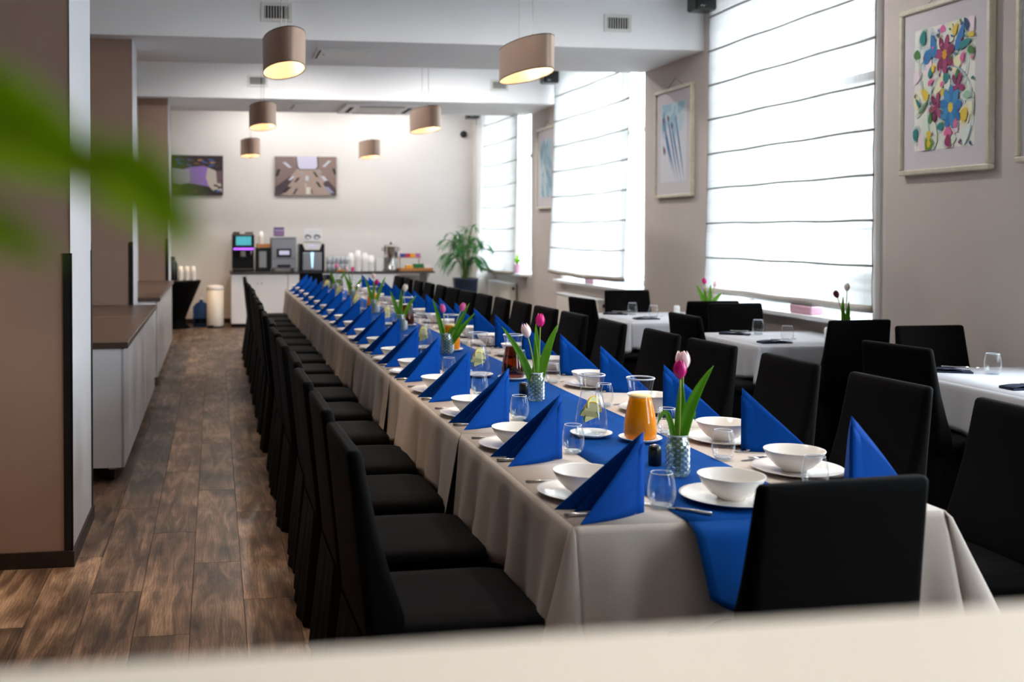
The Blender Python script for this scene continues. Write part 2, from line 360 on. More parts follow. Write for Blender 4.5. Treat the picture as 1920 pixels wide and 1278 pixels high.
# ------------------------------------------------------------ mesh helpers
class MB:
    def __init__(s):
        s.v = []; s.f = []; s.c = []; s.sm = []
    def add(s, vs, fs, smooth=False, col=None):
        o = len(s.v)
        s.v += [tuple(x) for x in vs]
        for f in fs:
            s.f.append([i + o for i in f]); s.sm.append(smooth); s.c.append(col)
    def box(s, x0, x1, y0, y1, z0, z1, col=None):
        s.add([(x0, y0, z0), (x1, y0, z0), (x1, y1, z0), (x0, y1, z0), (x0, y0, z1), (x1, y0, z1), (x1, y1, z1), (x0, y1, z1)],
              [(3, 2, 1, 0), (4, 5, 6, 7), (0, 1, 5, 4), (1, 2, 6, 5), (2, 3, 7, 6), (3, 0, 4, 7)], False, col)
    def bbox(s, x0, x1, y0, y1, z0, z1, b=0.004):
        """box with chamfered vertical and top edges"""
        def loop(i, z): 
            return [(x0 + b + i, y0 + i, z), (x1 - b - i, y0 + i, z), (x1 - i, y0 + b + i, z), (x1 - i, y1 - b - i, z), (x1 - b - i, y1 - i, z), (x0 + b + i, y1 - i, z), (x0 + i, y1 - b - i, z), (x0 + i, y0 + b + i, z)]
        s.loft([loop(b * .7, z0), loop(0, z0 + b), loop(0, z1 - b), loop(b * .7, z1)], True, True, False)
    def loft(s, loops, cap0=True, cap1=True, smooth=True, closed=True):
        n = len(loops[0]); vs = [p for l in loops for p in l]; fs = []
        m = n if closed else n - 1
        for i in range(len(loops) - 1):
            for j in range(m):
                k = (j + 1) % n
                fs.append((i * n + j, i * n + k, (i + 1) * n + k, (i + 1) * n + j))
        o = len(s.v)
        s.add(vs, fs, smooth)
        if cap0: s.f.append([o + j for j in range(n)][::-1]); s.sm.append(False); s.c.append(None)
        if cap1: s.f.append([o + (len(loops) - 1) * n + j for j in range(n)]); s.sm.append(False); s.c.append(None)
    def lathe(s, prof, n=24, cx=0, cy=0, cz=0, cap0=False, cap1=False, smooth=True, sy=1.0):
        s.loft([[(cx + r * math.cos(2 * PI * j / n), cy + sy * r * math.sin(2 * PI * j / n), cz + z) for j in range(n)] for r, z in prof], cap0, cap1, smooth)
    def tube(s, pts, r, n=6, cap=True, smooth=True):
        pts = [Vector(p) for p in pts]
        rr = r if isinstance(r, (list, tuple)) else [r] * len(pts)
        loops = []
        up = Vector((0, 0, 1)); 
        for i, p in enumerate(pts):
            d = (pts[min(i + 1, len(pts) - 1)] - pts[max(i - 1, 0)]).normalized()
            a = d.cross(up if abs(d.z) < 0.95 else Vector((1, 0, 0))).normalized()
            b = d.cross(a)
            loops.append([p + (a * math.cos(2 * PI * j / n) + b * math.sin(2 * PI * j / n)) * rr[i] for j in range(n)])
        s.loft(loops, cap, cap, smooth)
    def grid(s, fn, nu, nv, smooth=True):
        vs = [fn(i / nu, j / nv) for i in range(nu + 1) for j in range(nv + 1)]
        fs = [(i * (nv + 1) + j, (i + 1) * (nv + 1) + j, (i + 1) * (nv + 1) + j + 1, i * (nv + 1) + j + 1) for i in range(nu) for j in range(nv)]
        s.add(vs, fs, smooth)
    def poly(s, pts, col=None):
        s.add(pts, [list(range(len(pts)))], False, col)
    def mesh(s, name, m):
        me = bpy.data.meshes.new(name)
        me.from_pydata(s.v, [], s.f)
        me.polygons.foreach_set('use_smooth', s.sm)
        if any(c is not None for c in s.c):
            a = me.color_attributes.new('col', 'FLOAT_COLOR', 'CORNER')
            i = 0
            for p, c in zip(me.polygons, s.c):
                for _ in range(p.loop_total):
                    a.data[i].color = c or (1, 1, 1, 1); i += 1
        me.materials.append(m)
        me.validate(); me.update()
        return me
    def build(s, name, m, parent=None, loc=None, solid=0, bevel=0, subs=0):
        o = bpy.data.objects.new(name, s.mesh(name, m))
        COL.objects.link(o)
        if parent: o.parent = parent
        if loc: o.location = loc
        if bevel:
            b = o.modifiers.new('edge', 'BEVEL'); b.width = bevel; b.segments = 2; b.limit_method = 'ANGLE'
        if solid:
            t = o.modifiers.new('thick', 'SOLIDIFY'); t.thickness = solid; t.offset = 0
        if subs:
            t = o.modifiers.new('smooth', 'SUBSURF'); t.levels = subs; t.render_levels = subs
        return o

def tag(o, label, cat, group=None):
    o['label'] = label; o['category'] = cat
    if group: o['group'] = group
    return o
def thing(name, label, cat, loc=(0, 0, 0), rz=0, group=None):
    o = bpy.data.objects.new(name, None); COL.objects.link(o)
    o.empty_display_size = 0.05
    o.location = loc; o.rotation_euler = (0, 0, rz)
    return tag(o, label, cat, group)
def struct(o):
    o['kind'] = 'structure'
    return o
KIDS = {}
def dup(root, loc, rz=0, label=None, group=None, scale=None):
    r = root.copy(); COL.objects.link(r)
    r.location = loc; r.rotation_euler = (0, 0, rz)
    if scale: r.scale = (scale,) * 3 if not isinstance(scale, tuple) else scale
    if label: r['label'] = label
    if group: r['group'] = group
    def rec(src, dst):
        if src.name not in KIDS:
            KIDS[src.name] = list(src.children)
        for ch in KIDS[src.name]:
            c = ch.copy(); COL.objects.link(c); c.parent = dst
            rec(ch, c)
    rec(root, r)
    return r
ORD = 'first second third fourth fifth sixth seventh eighth ninth tenth eleventh twelfth thirteenth fourteenth fifteenth sixteenth seventeenth eighteenth nineteenth twentieth'.split()
def box_obj(name, x0, x1, y0, y1, z0, z1, m, parent=None, bevel=0):
    b = MB(); b.box(x0, x1, y0, y1, z0, z1)
    return b.build(name, m, parent, bevel=bevel)

# ============================================================ ROOM
XL, YF = -4.2, -3.2
fl = struct(box_obj('floor', XL, WX + 0.5, YF, BY, -0.12, -0.004, M['subfloor']))
# planks in view: each its own piece
PW, PL = 0.22, 1.42
base_me = {}
def plank(x0, y0, y1):
    key = round(y1 - y0, 3)
    if key not in base_me:
        b = MB(); g = 0.0007
        b.bbox(g, PW - g, g, y1 - y0 - g, -0.012, 0.0, 0.0015)
        base_me[key] = b.mesh('plank', M['plank'])
    o = bpy.data.objects.new('plank', base_me[key]); COL.objects.link(o)
    o.parent = fl; o.location = (x0, y0, 0)
cols = [-0.10 - PW * 8 + PW * i for i in range(14)]
for i, x in enumerate(cols):
    y = 2.2 - ((i * 0.53) % 1.42)
    while y < BY:
        plank(x, max(y, 1.2) if y > 1.2 - PL + 0.2 else y, min(y + PL, BY)) if y + PL > 1.4 else None
        y += PL
# the floor beyond what the aisle shows
b = MB()
b.box(XL, cols[0] - 0.002, YF, BY, -0.01, -0.001); b.box(cols[-1] + PW + 0.002, WX, YF, BY, -0.01, -0.001); b.box(cols[0], cols[-1] + PW, YF, 0.7, -0.01, -0.001)
far_floor = b.build('floor_boards', M['plank'], fl); far_floor['kind'] = 'stuff'

struct(box_obj('ceiling', XL, WX + 0.5, YF, BY + 0.2, CEIL, CEIL + 0.15, M['ceil']))
struct(box_obj('wall_back', XL, WX + 0.5, BY, BY + 0.2, 0, CEIL, M['wall']))
struct(box_obj('wall_left', XL - 0.2, XL, YF, BY, 0, CEIL, M['brown']))
struct(box_obj('wall_front', XL, WX + 0.5, YF - 0.2, YF, 0, CEIL, M['brown']))
# window wall with openings
b = MB()
ws = sorted(WINDOWS)
WT = 0.5
def pier(y0, y1, r0, r1):
    """plan of the wall between two openings, its corners rounded"""
    pts = [(WX + WT, y0)]
    for k in range(11):
        t = PI / 2 * k / 10
        pts.append((WX + r0 - r0 * math.sin(t), y0 + r0 - r0 * math.cos(t)))
    for k in range(11):
        t = PI / 2 * k / 10
        pts.append((WX + r1 - r1 * math.cos(t), y1 - r1 + r1 * math.sin(t)))
    pts.append((WX + WT, y1))
    b.loft([[(x, y, 0) for x, y in pts], [(x, y, CEIL) for x, y in pts]], True, True, False)
edges = [YF] + [v for wnd in ws for v in wnd] + [BY]
for k in range(0, len(edges), 2):
    pier(edges[k], edges[k + 1], 0.12 if k else 0.001, RV if k + 2 < len(edges) else 0.001)
for a, c in ws:
    b.box(WX, WX + WT, a - RV, c + .12, 0, WZ0 - 0.04); b.box(WX, WX + WT, a - RV, c + .12, WZ1, CEIL)
struct(b.build('wall_right', M['taupe']))
struct(box_obj('trim_corner', 4.53, WX, BY - 0.32, BY, 0, CEIL, M['wall']))
b = MB(); b.box(XL, WX, BY - 0.015, BY, 0, 0.08)
struct(b.build('baseboard_back', M['darkwood']))
b = MB(); b.box(WX - 0.015, WX, 1, BY - 0.33, 0, 0.08)
struct(b.build('baseboard_right', M['darkwood']))
# windows
for i, (a, c) in enumerate(WINDOWS):
    o = bpy.data.objects.new('window_%d' % (i + 1), None); COL.objects.link(o); struct(o); o.location = (WX, a, WZ0)
    L_ = c - a; Hh = WZ1 - WZ0
    f = MB()
    for y0, y1, z0, z1 in ((0, 0.07, 0, Hh), (L_ - 0.07, L_, 0, Hh), (0.07, L_ - 0.07, 0, 0.07), (0.07, L_ - 0.07, Hh - 0.07, Hh), (L_ / 2 - 0.05, L_ / 2 + 0.05, 0.07, Hh - 0.07), (0.07, L_ - 0.07, Hh * .66 - .03, Hh * .66 + .03)):
        f.box(0.40, 0.47, y0, y1, z0, z1)
    f.build('window_frame', M['winframe'], o)
    for y0, y1 in ((0.05, L_ / 2), (L_ / 2, L_ - 0.05)):
        for z0, z1 in ((0.05, Hh * .66), (Hh * .66, Hh - 0.05)):
            g = MB(); g.box(0.43, 0.44, y0 + .02, y1 - .02, z0 + .01, z1 - .01); g.build('pane', M['pane'], o)
    sl = MB(); sl.bbox(-0.12, 0.42, -0.22, L_ + .02, -0.04, 0.0, 0.006)
    sl.build('window_sill', M['winframe'], o)
gr = struct(box_obj('ground', WX + 0.5, 60, -40, 60, -1.2, -1.1, M['ground']))

# beams
BZ = 3.395
for i, (y0, y1) in enumerate(((9.98, 11.5), (14.5, 16.12))):
    struct(box_obj('beam' if i == 0 else 'beam.001', XL, WX, y0, y1, BZ, CEIL, M['ceil']))
# pillars: front toned beige, side face toned pale grey, dark corner guards
def pillar(x0, x1, y0, y1, zt, guards):
    o = MB(); o.box(x0, x1 - 0.002, y0 + 0.004, y1, 0, zt)
    p = struct(o.build('pillar', M['beige']))
    s = MB(); s.box(x1 - 0.002, x1, y0, y1, 0.0, zt); s.build('side_face', M['side'], p)
    bb = MB(); bb.box(x0 - 0.012, x1 + 0.012, y0 - 0.012, y1 + 0.012, 0, 0.075); bb.build('skirting', M['darkwood'], p)
    for gx0, gx1, gy0, gy1 in guards:
        g = MB(); g.box(gx0, gx1, gy0, gy1, 0.075, 1.48); g.build('corner_guard', M['dark'], p)
    return p
pillar(-1.45, -0.67, 5.10, 5.93, CEIL, [(-0.705, -0.668, 5.097, 5.105), (-0.671, -0.664, 5.097, 5.115), (-0.671, -0.664, 5.905, 5.934), (-0.70, -0.668, 5.928, 5.934)])
pillar(-1.19, -0.765, 10.2, 10.80, BZ, [(-0.80, -0.763, 10.193, 10.2), (-1.19, -1.145, 10.193, 10.2)])
pillar(-1.03, -0.625, 14.7, 15.55, BZ, [(-0.66, -0.623, 14.693, 14.7)])

# ceiling downlights (unseen fittings, added along with their lights)
for k, (x, y) in enumerate(ADDED_DOWNLIGHTS + [(0.0, 5.3)] + ADDED_TABLE_LIGHTS):
    t = thing('downlight', 'round white ceiling downlight, %s of the unseen added lights over aisle and table' % (ORD + ['last'])[k], 'light', (x, y, CEIL), 0, 'added ceiling downlights')
    r_ = MB(); r_.lathe([(0.05, -0.002), (0.075, -0.004), (0.08, -0.012), (0.06, -0.014), (0.055, -0.004)], 20); r_.build('trim_ring', M['vent'], t)
    g = MB(); g.lathe([(0.001, -0.004), (0.05, -0.003)], 16); g.build('bulb', M['bulb'], t)

# vents on the beam faces
def vent(name_side, x0, x1, y, z0, z1):
    t = thing('air_vent', 'white air vent grille with upright slats on the %s' % name_side, 'vent', ((x0 + x1) / 2, y, (z0 + z1) / 2), 0)
    hw, hh = (x1 - x0) / 2, (z1 - z0) / 2
    bk = MB(); bk.box(-hw + .03, hw - .03, -0.004, 0.0, -hh + .03, hh - .03); bk.build('duct', M['ventdark'], t)
    fr = MB()
    for a in ((-hw, hw, hh - .03, hh), (-hw, hw, -hh, -hh + .03), (-hw, -hw + .03, -hh + .03, hh - .03), (hw - .03, hw, -hh + .03, hh - .03)):
        fr.box(a[0], a[1], -0.014, 0, a[2], a[3])
    fr.build('vent_frame', M['vent'], t)
    n = 9
    s0 = None
    for k in range(n):
        xx = -hw + .04 + (2 * hw - .08) * k / (n - 1)
        if s0 is None:
            q = MB(); q.box(-.0035, .0035, -0.012, -0.003, -hh + .03, hh - .03); s0 = q.build('slat', M['vent'], t, (xx, 0, 0))
        else:
            c = s0.copy(); COL.objects.link(c); c.location = (xx, 0, 0)
vent('first beam, aisle end', 0.44, 0.73, 9.98, 3.555, 3.735)
vent('first beam, window end', 3.82, 4.10, 9.98, 3.555, 3.725)
vent('second beam, aisle end', 0.45, 0.73, 14.5, 3.555, 3.715)
vent('second beam, window end', 3.87, 4.13, 14.5, 3.565, 3.725)
# hatches and air conditioner under the beams
def hatch(label, x0, x1, y0, y1, ac=False):
    t = thing('ceiling_panel' if not ac else 'air_conditioner', label, 'panel' if not ac else 'air conditioner', ((x0 + x1) / 2, (y0 + y1) / 2, BZ - .001))
    hx, hy = (x1 - x0) / 2, (y1 - y0) / 2
    q = MB(); q.bbox(-hx, hx, -hy, hy, -0.03 if ac else -0.018, 0, 0.006); q.build('cover', M['white'], t)
    if ac:
        g = MB(); g.box(-hx * .55, hx * .55, -hy * .5, hy * .5, -0.036, -0.03); g.build('intake_grille', M['vent'], t)
        for sx, sy, lx, ly in ((-.78, 0, .05, .6), (.78, 0, .05, .6), (0, -.78, .6, .05), (0, .78, .6, .05)):
            f_ = MB(); f_.box(sx * hx - lx * hx, sx * hx + lx * hx, sy * hy - ly * hy, sy * hy + ly * hy, -0.034, -0.029); f_.build('flap', M['ventdark'], t)
    else:
        g = MB(); g.box(-hx + .02, -hx + .035, -hy + .03, hy - .03, -0.021, -0.017); g.build('hinge', M['ventdark'], t)
        g = MB(); g.lathe([(0.001, -0.02), (0.012, -0.02), (0.012, -0.017)], 10, cx=-hx * .7, cy=0); g.build('latch', M['ventdark'], t)
hatch('white access panel under the first beam', 1.02, 1.56, 10.4, 10.95)
hatch('small white access panel under the second beam', 1.1, 1.5, 14.95, 15.55)
hatch('white cassette air conditioner under the second beam', 1.85, 2.95, 14.85, 15.95, True)

# ------------------------------------------------------------ roman blinds
def blind(label, y0, y1, x_top, x_bot, zb, zt, sp, sag):
    t = thing('roman_blind', label, 'blind', (0, 0, 0), 0, 'sheer roman blinds')
    def P(u, v, off=0.0):
        z = zt + (zb - zt) * v
        zz = (z - zb) / sp
        fr = zz - math.floor(zz)
        bow = 0.010 * math.sin(PI * fr)
        sg = -sag * 4 * u * (1 - u) * (0.4 + 0.6 * v) + 0.003 * math.sin(u * 17 + v * 9)
        x = x_top + (x_bot - x_top) * v ** 1.5 - bow * 0.5 - 0.012 * math.sin(u * 9 + v * 4) * v + off
        return (x, y0 + (y1 - y0) * u, z + sg)
    f = MB(); f.grid(lambda u, v: P(u, v), 28, 64); f.build('blind_fabric', M['sheer'], t)
    k = 0; z = zb
    while z < zt:
        v = (zt - z) / (zt - zb)
        r = MB(); r.tube([P(i / 28, min(v, 1), -0.006) for i in range(29)], 0.010 if k else 0.012, 6)
        r.build('hem', M['hem'], t)
        k += 1; z += sp
    bar = MB()
    bar.grid(lambda u, v: tuple(Vector(P(u, 1, -0.012)) + Vector((0, 0, 0.045 * (1 - v)))), 28, 1)
    bar.build('bottom_bar', M['bar'], t, solid=0.012)
    # side seams
    for u in (0.0, 1.0):
        q = MB(); q.tube([P(u, i / 40, -0.004) for i in range(41)], 0.004, 4); q.build('side_seam', M['hem'], t)
    hd = MB(); hd.box(x_top - 0.02, x_top + 0.03, y0, y1, zt - 0.01, zt + 0.05); hd.build('head_rail', M['winframe'], t)
    return t
blind('sheer white roman blind on the window nearest the camera, with two paintings beside it', 7.13, 9.80, 4.84, 4.81, 0.985, 4.02, 0.338, 0.0)
blind('sheer white roman blind on the middle window, between two paintings', 11.66, 14.42, 4.80, 4.715, 1.0, 3.95, 0.355, 0.02)
blind('sheer white roman blind on the far window beside the potted palm', 15.80, 17.86, 4.66, 4.60, 0.92, 3.8, 0.355, 0.03)

# radiators
def radiator(label, y0, y1, zt):
    t = thing('radiator', label, 'radiator', (WX, y0, 0), 0)
    L_ = y1 - y0
    a = MB(); a.bbox(-0.15, -0.03, 0, L_, 0.15, zt, 0.006); a.build('body', M['radiator'], t)
    g = MB(); g.bbox(-0.16, -0.02, -0.005, L_ + .005, zt, zt + 0.03, 0.006); g.build('top_cover', M['winframe'], t)
    for k in range(int(L_ / 0.12)):
        s_ = MB(); s_.box(-0.156, -0.15, 0.06 + k * .12, 0.10 + k * .12, 0.22, zt - 0.06); s_.build('fin', M['radiator'], t)
    for yy in (0.1, L_ - .1):
        l_ = MB(); l_.box(-0.12, -0.06, yy - .02, yy + .02, 0, 0.15); l_.build('foot', M['winframe'], t)
    v = MB(); v.lathe([(0.001, 0), (0.02, 0), (0.02, 0.04), (0.001, 0.045)], 10, cx=-.09, cy=-0.045, cz=zt - 0.07); v.build('valve', M['dark'], t)
radiator('white panel radiator under the middle window sill', 12.5, 14.1, 0.70)
radiator('white panel radiator under the far window sill, by the palm', 16.5, 17.8, 0.70)

# ------------------------------------------------------------ paintings on the window wall
def flower(pr, cx, cy, r, cols, n=6, rot=0, ctr=None, k=[0]):
    for j in range(n):
        a = rot + 2 * PI * j / n
        c = cols[j % len(cols)]
        pts = []
        for q in range(10):
            t = 2 * PI * q / 10
            px = r * .62 + r * .42 * math.cos(t); py = r * .25 * math.sin(t)
            pts.append((cx + px * math.cos(a) - py * math.sin(a), cy + px * math.sin(a) + py * math.cos(a)))
        pr.append((pts, c))
    pr.append(([(cx + r * .24 * math.cos(2 * PI * q / 10), cy + r * .24 * math.sin(2 * PI * q / 10)) for q in range(10)], ctr or rgb(236, 190, 50)))
def petal(pr, cx, cy, L_, w_, ang, c):
    pts = []
    for q in range(12):
        t = 2 * PI * q / 12
        px = L_ * math.cos(t); py = w_ * math.sin(t) * (1 - .4 * math.cos(t))
        pts.append((cx + px * math.cos(ang) - py * math.sin(ang), cy + px * math.sin(ang) + py * math.cos(ang)))
    pr.append((pts, c))
def ring(pr, cx, cy, r, w_, c, a0=0, a1=2 * PI, n=28):
    for q in range(n):
        t0 = a0 + (a1 - a0) * q / n; t1 = a0 + (a1 - a0) * (q + 1) / n
        pr.append(([(cx + (r + s * w_) * math.cos(t), cy + (r + s * w_) * math.sin(t)) for t, s in ((t0, 0), (t1, 0), (t1, 1), (t0, 1))], c))
def painting(label, y_near, y_far, z0, z1, mount, shapes, paper):
    t = thing('framed_painting', label, 'painting', (WX, (y_near + y_far) / 2, (z0 + z1) / 2))
    hy, hz = (y_far - y_near) / 2, (z1 - z0) / 2
    fw_ = 0.035
    for n_, (a0, a1, c0, c1) in enumerate(((-hy, hy, hz - fw_, hz), (-hy, hy, -hz, -hz + fw_), (-hy, -hy + fw_, -hz + fw_, hz - fw_), (hy - fw_, hy, -hz + fw_, hz - fw_))):
        q = MB(); q.bbox(-0.05, -0.002, a0, a1, c0, c1, 0.006); q.build('frame_bar', M['frame'], t)
    q = MB(); q.box(-0.03, -0.004, -hy + fw_, hy - fw_, -hz + fw_, hz - fw_); q.build('mount', M['mount'], t)
    my, mz = mount
    # print on paper: image x runs from the far side (left as seen) to the near side
    q = MB()
    W_, H_ = 2 * hy * my, 2 * hz * mz
    def P(u, v, d): return (-0.0305 - d, (0.5 - u) * W_, (v - 0.5) * H_)
    q.add([P(0, 0, 0), P(1, 0, 0), P(1, 1, 0), P(0, 1, 0)], [(0, 1, 2, 3)], False, paper)
    wet = []
    for pts, c in shapes:            # watercolour: a pale bleed around each stroke
        cx_ = sum(p[0] for p in pts) / len(pts); cy_ = sum(p[1] for p in pts) / len(pts)
        for sc_, mixf in ((1.7, .28), (1.3, .55)):
            if len(pts) > 4:
                wet.append(([(cx_ + (x - cx_) * sc_, cy_ + (y - cy_) * sc_) for x, y in pts], tuple(paper[q] * (1 - mixf) + c[q] * mixf for q in range(3)) + (1,)))
    for i, (pts, c) in enumerate(wet + shapes):
        pp = [P(min(1, max(0, x)), min(1, max(0, y)), 0.00003 * (1 + i)) for x, y in pts]
        q.poly(pp, c)
    q.build('print', M['print'], t)
    w_ = MB(); w_.tube([(-0.012, -hy * .5, hz - .01), (-0.01, 0, hz + 0.10), (-0.012, hy * .5, hz - .01)], 0.002, 4); w_.build('hanging_wire', M['dark'], t)
T_, B_, Mg, Yl, Gr, Pk, Nv = rgb(30, 130, 130), rgb(40, 120, 180), rgb(150, 50, 100), rgb(226, 196, 70), rgb(70, 130, 60), rgb(220, 110, 160), rgb(35, 60, 110)
sh = []
rnd = random.Random(3)
for k in range(26):   # faint washes
    petal(sh, rnd.random(), rnd.random(), .10, .05, rnd.random() * 6, rnd.choice([rgb(238, 232, 190), rgb(226, 234, 226), rgb(240, 220, 226), rgb(222, 232, 214)]))
ring(sh, .50, .72, .40, .012, rgb(150, 190, 190)); ring(sh, .62, .28, .36, .012, rgb(170, 196, 206))
flower(sh, .53, .75, .16, [rgb(130, 40, 80), rgb(160, 60, 110)], 7, .3, rgb(220, 150, 40))
for (x, y, l, w_, a, c) in ((.34, .84, .10, .05, 1.9, B_), (.26, .77, .10, .05, .4, B_), (.78, .86, .12, .045, 1.0, B_), (.86, .80, .10, .03, .2, T_), (.16, .93, .06, .05, 1.2, T_), (.88, .95, .06, .035, 2.2, Nv), (.50, .96, .03, .05, 1.5, Pk), (.70, .93, .05, .03, .9, Yl), (.06, .80, .04, .06, 1.4, Gr), (.30, .64, .06, .03, .9, T_), (.34, .66, .03, .03, .5, Yl), (.82, .70, .04, .03, 1.0, Pk), (.95, .74, .03, .05, 1.3, Gr), (.96, .86, .02, .06, 1.5, Yl), (.30, .55, .05, .02, .3, Pk), (.56, .56, .05, .04, .2, T_), (.50, .52, .04, .02, .4, Pk), (.74, .58, .04, .02, 1, Gr), (.20, .46, .07, .04, 2.6, Yl), (.52, .45, .03, .05, 1.4, Yl)):
    petal(sh, x, y, l, w_, a, c)
flower(sh, .74, .48, .11, [Mg, rgb(120, 50, 90)], 5, 1.0, Mg)
flower(sh, .40, .34, .12, [rgb(120, 40, 80), rgb(160, 80, 110)], 6, .2, Mg)
flower(sh, .64, .32, .17, [B_, rgb(60, 140, 190)], 9, .1, Yl)
for (x, y, l, w_, a, c) in ((.08, .40, .05, .02, 2.4, T_), (.18, .36, .10, .015, .5, rgb(120, 160, 120)), (.30, .26, .05, .03, 1.4, Gr), (.86, .25, .06, .05, .7, Yl), (.90, .40, .03, .06, 1.5, rgb(160, 200, 170)), (.72, .19, .04, .03, 1.1, Pk), (.47, .18, .03, .05, 1.5, T_), (.60, .13, .04, .06, 1.5, Pk), (.60, .06, .05, .05, 1.4, Mg), (.28, .05, .07, .06, 0, rgb(120, 150, 40)), (.28, .05, .03, .03, 0, Yl), (.04, .14, .05, .05, 1, T_), (.28, .12, .04, .04, .5, Yl)):
    petal(sh, x, y, l, w_, a, c)
for k in range(30):
    petal(sh, rnd.random(), rnd.random(), .018, .010, rnd.random() * 6, rnd.choice([T_, B_, Mg, Gr, Pk, Nv]))
painting('large framed floral watercolour in bright colours, beside the blind nearest the camera', 5.97, 6.86, 1.975, 3.135, (.66, .72), sh, rgb(236, 236, 226))
sh2 = []
for k in range(14):
    petal(sh2, .1 + .8 * rnd.random(), .72 + .28 * rnd.random(), .14, .07, rnd.random() * 6, rnd.choice([rgb(160, 196, 212), rgb(190, 212, 222), rgb(120, 170, 190)]))
for (x0, y0, x1, y1) in ((.12, .78, .50, .18), (.30, .80, .62, .16), (.45, .70, .74, .14), (.60, .80, .86, .16), (.20, .60, .40, .25)):
    petal(sh2, (x0 + x1) / 2, (y0 + y1) / 2, math.hypot(x1 - x0, y1 - y0) / 2, .018, math.atan2(y1 - y0, x1 - x0), rgb(60, 120, 170))
for x, y in ((.12, .80), (.30, .82), (.45, .72), (.15, .42)):
    petal(sh2, x, y, .05, .03, 2.2, rgb(110, 60, 110))
painting('framed blue watercolour of long stems, on the wall between the first two blinds', 10.16, 11.07, 1.94, 3.11, (.70, .72), sh2, rgb(220, 222, 228))
sh3 = []
for k in range(40):
    petal(sh3, .08 + .84 * rnd.random(), .06 + .86 * rnd.random(), .16, .07, .8 + rnd.random() * 1.6, rnd.choice([rgb(150, 190, 206), rgb(176, 206, 216), rgb(130, 176, 196), rgb(196, 216, 222)]))
painting('framed pale blue abstract watercolour, on the wall before the far blind', 14.53, 15.4, 1.91, 3.11, (.64, .72), sh3, rgb(214, 222, 228))
painting('framed picture whose gilt edge just shows at the frame border, beside the floral watercolour', 4.9, 5.76, 2.0, 3.13, (.62, .7), sh3[:6], rgb(230, 226, 220))

# ------------------------------------------------------------ speakers and wall fittings
def speaker(label, x, y, z):
    t = thing('wall_speaker', label, 'speaker', (x, y, z))
    q = MB(); q.bbox(-.11, .11, -.10, .10, -.08, .10, .015); q.build('cabinet_shell', M['black'], t)
    g = MB(); g.lathe([(0.001, 0), (.05, .004), (.06, 0)], 18); g.v = [(a, -0.102 - c, b_ + .01) for a, b_, c in g.v]; g.build('cone_grille', M['dark'], t)
    br = MB(); br.tube([(0.05, .02, .09), (0.10, .05, .15), (0.13, .06, .2)], .012, 6); br.build('bracket', M['dark'], t)
    lg = MB(); lg.tube([(-.06, -.103, -.05), (-.045, -.103, -.035), (-.03, -.103, -.05), (-.015, -.103, -.04), (.01, -.103, -.035)], .003, 4); lg.build('pale_mark', M['white'], t)
speaker('black speaker hung by the first beam above the nearest blind', 4.70, 9.68, 3.80)
speaker('black speaker hung under the second beam by the middle blind', 4.64, 14.2, 3.72)
speaker('black speaker hung high in the far window corner', 4.42, 17.75, 3.60)
t = thing('wall_sensor', 'small round black wall speaker on the back wall near the far corner', 'speaker', (4.37, BY, 3.29))
q = MB(); q.lathe([(0.001, .05), (.05, .045), (.06, .03), (.06, 0)], 18); q.v = [(a, -c, b_) for a, b_, c in q.v]; q.build('cover', M['black'], t)

# ------------------------------------------------------------ canvas prints on the back wall
def canvas(label, x0, x1, z0, z1, shapes, basec):
    t = thing('canvas_print', label, 'picture', ((x0 + x1) / 2, BY, (z0 + z1) / 2))
    W_, H_ = x1 - x0, z1 - z0
    q = MB(); q.box(-W_ / 2, W_ / 2, -0.035, -0.001, -H_ / 2, H_ / 2); q.build('stretcher', M['darkwood'], t)
    q = MB()
    def P(u, v, d): return ((u - .5) * W_, -0.0355 - d, (v - .5) * H_)
    q.add([P(0, 0, 0), P(1, 0, 0), P(1, 1, 0), P(0, 1, 0)], [(0, 1, 2, 3)], False, basec)
    for i, (pts, c) in enumerate(shapes):
        q.poly([P(min(1, max(0, x)), min(1, max(0, y)), 0.0006 * (1 + i * 0.08)) for x, y in pts], c)
    q.build('print', M['print'], t)
Fb = rgb(150, 128, 118)
cs = []
cs.append(([(0, 0), (.16, .0), (.38, .66), (.30, 1), (0, 1)], rgb(128, 108, 104)))
cs.append(([(1, 0), (.86, 0), (.64, .66), (.70, 1), (1, 1)], rgb(140, 118, 110)))
cs.append(([(0, 0), (1, 0), (.68, .68), (.36, .68)], rgb(166, 146, 136)))
cs.append(([(0, 0), (.10, 0), (.30, .42), (.26, .5), (0, .2)], rgb(70, 58, 64)))
cs.append(([(1, 0), (.92, 0), (.78, .3), (.84, .42), (1, .16)], rgb(80, 66, 70)))
cs.append(([(.34, 1), (.36, .72), (.40, .66), (.66, .66), (.71, .74), (.70, 1)], rgb(60, 56, 66)))
cs.append(([(.355, 1), (.375, .74), (.41, .68), (.655, .68), (.69, .75), (.68, 1)], rgb(206, 202, 224)))
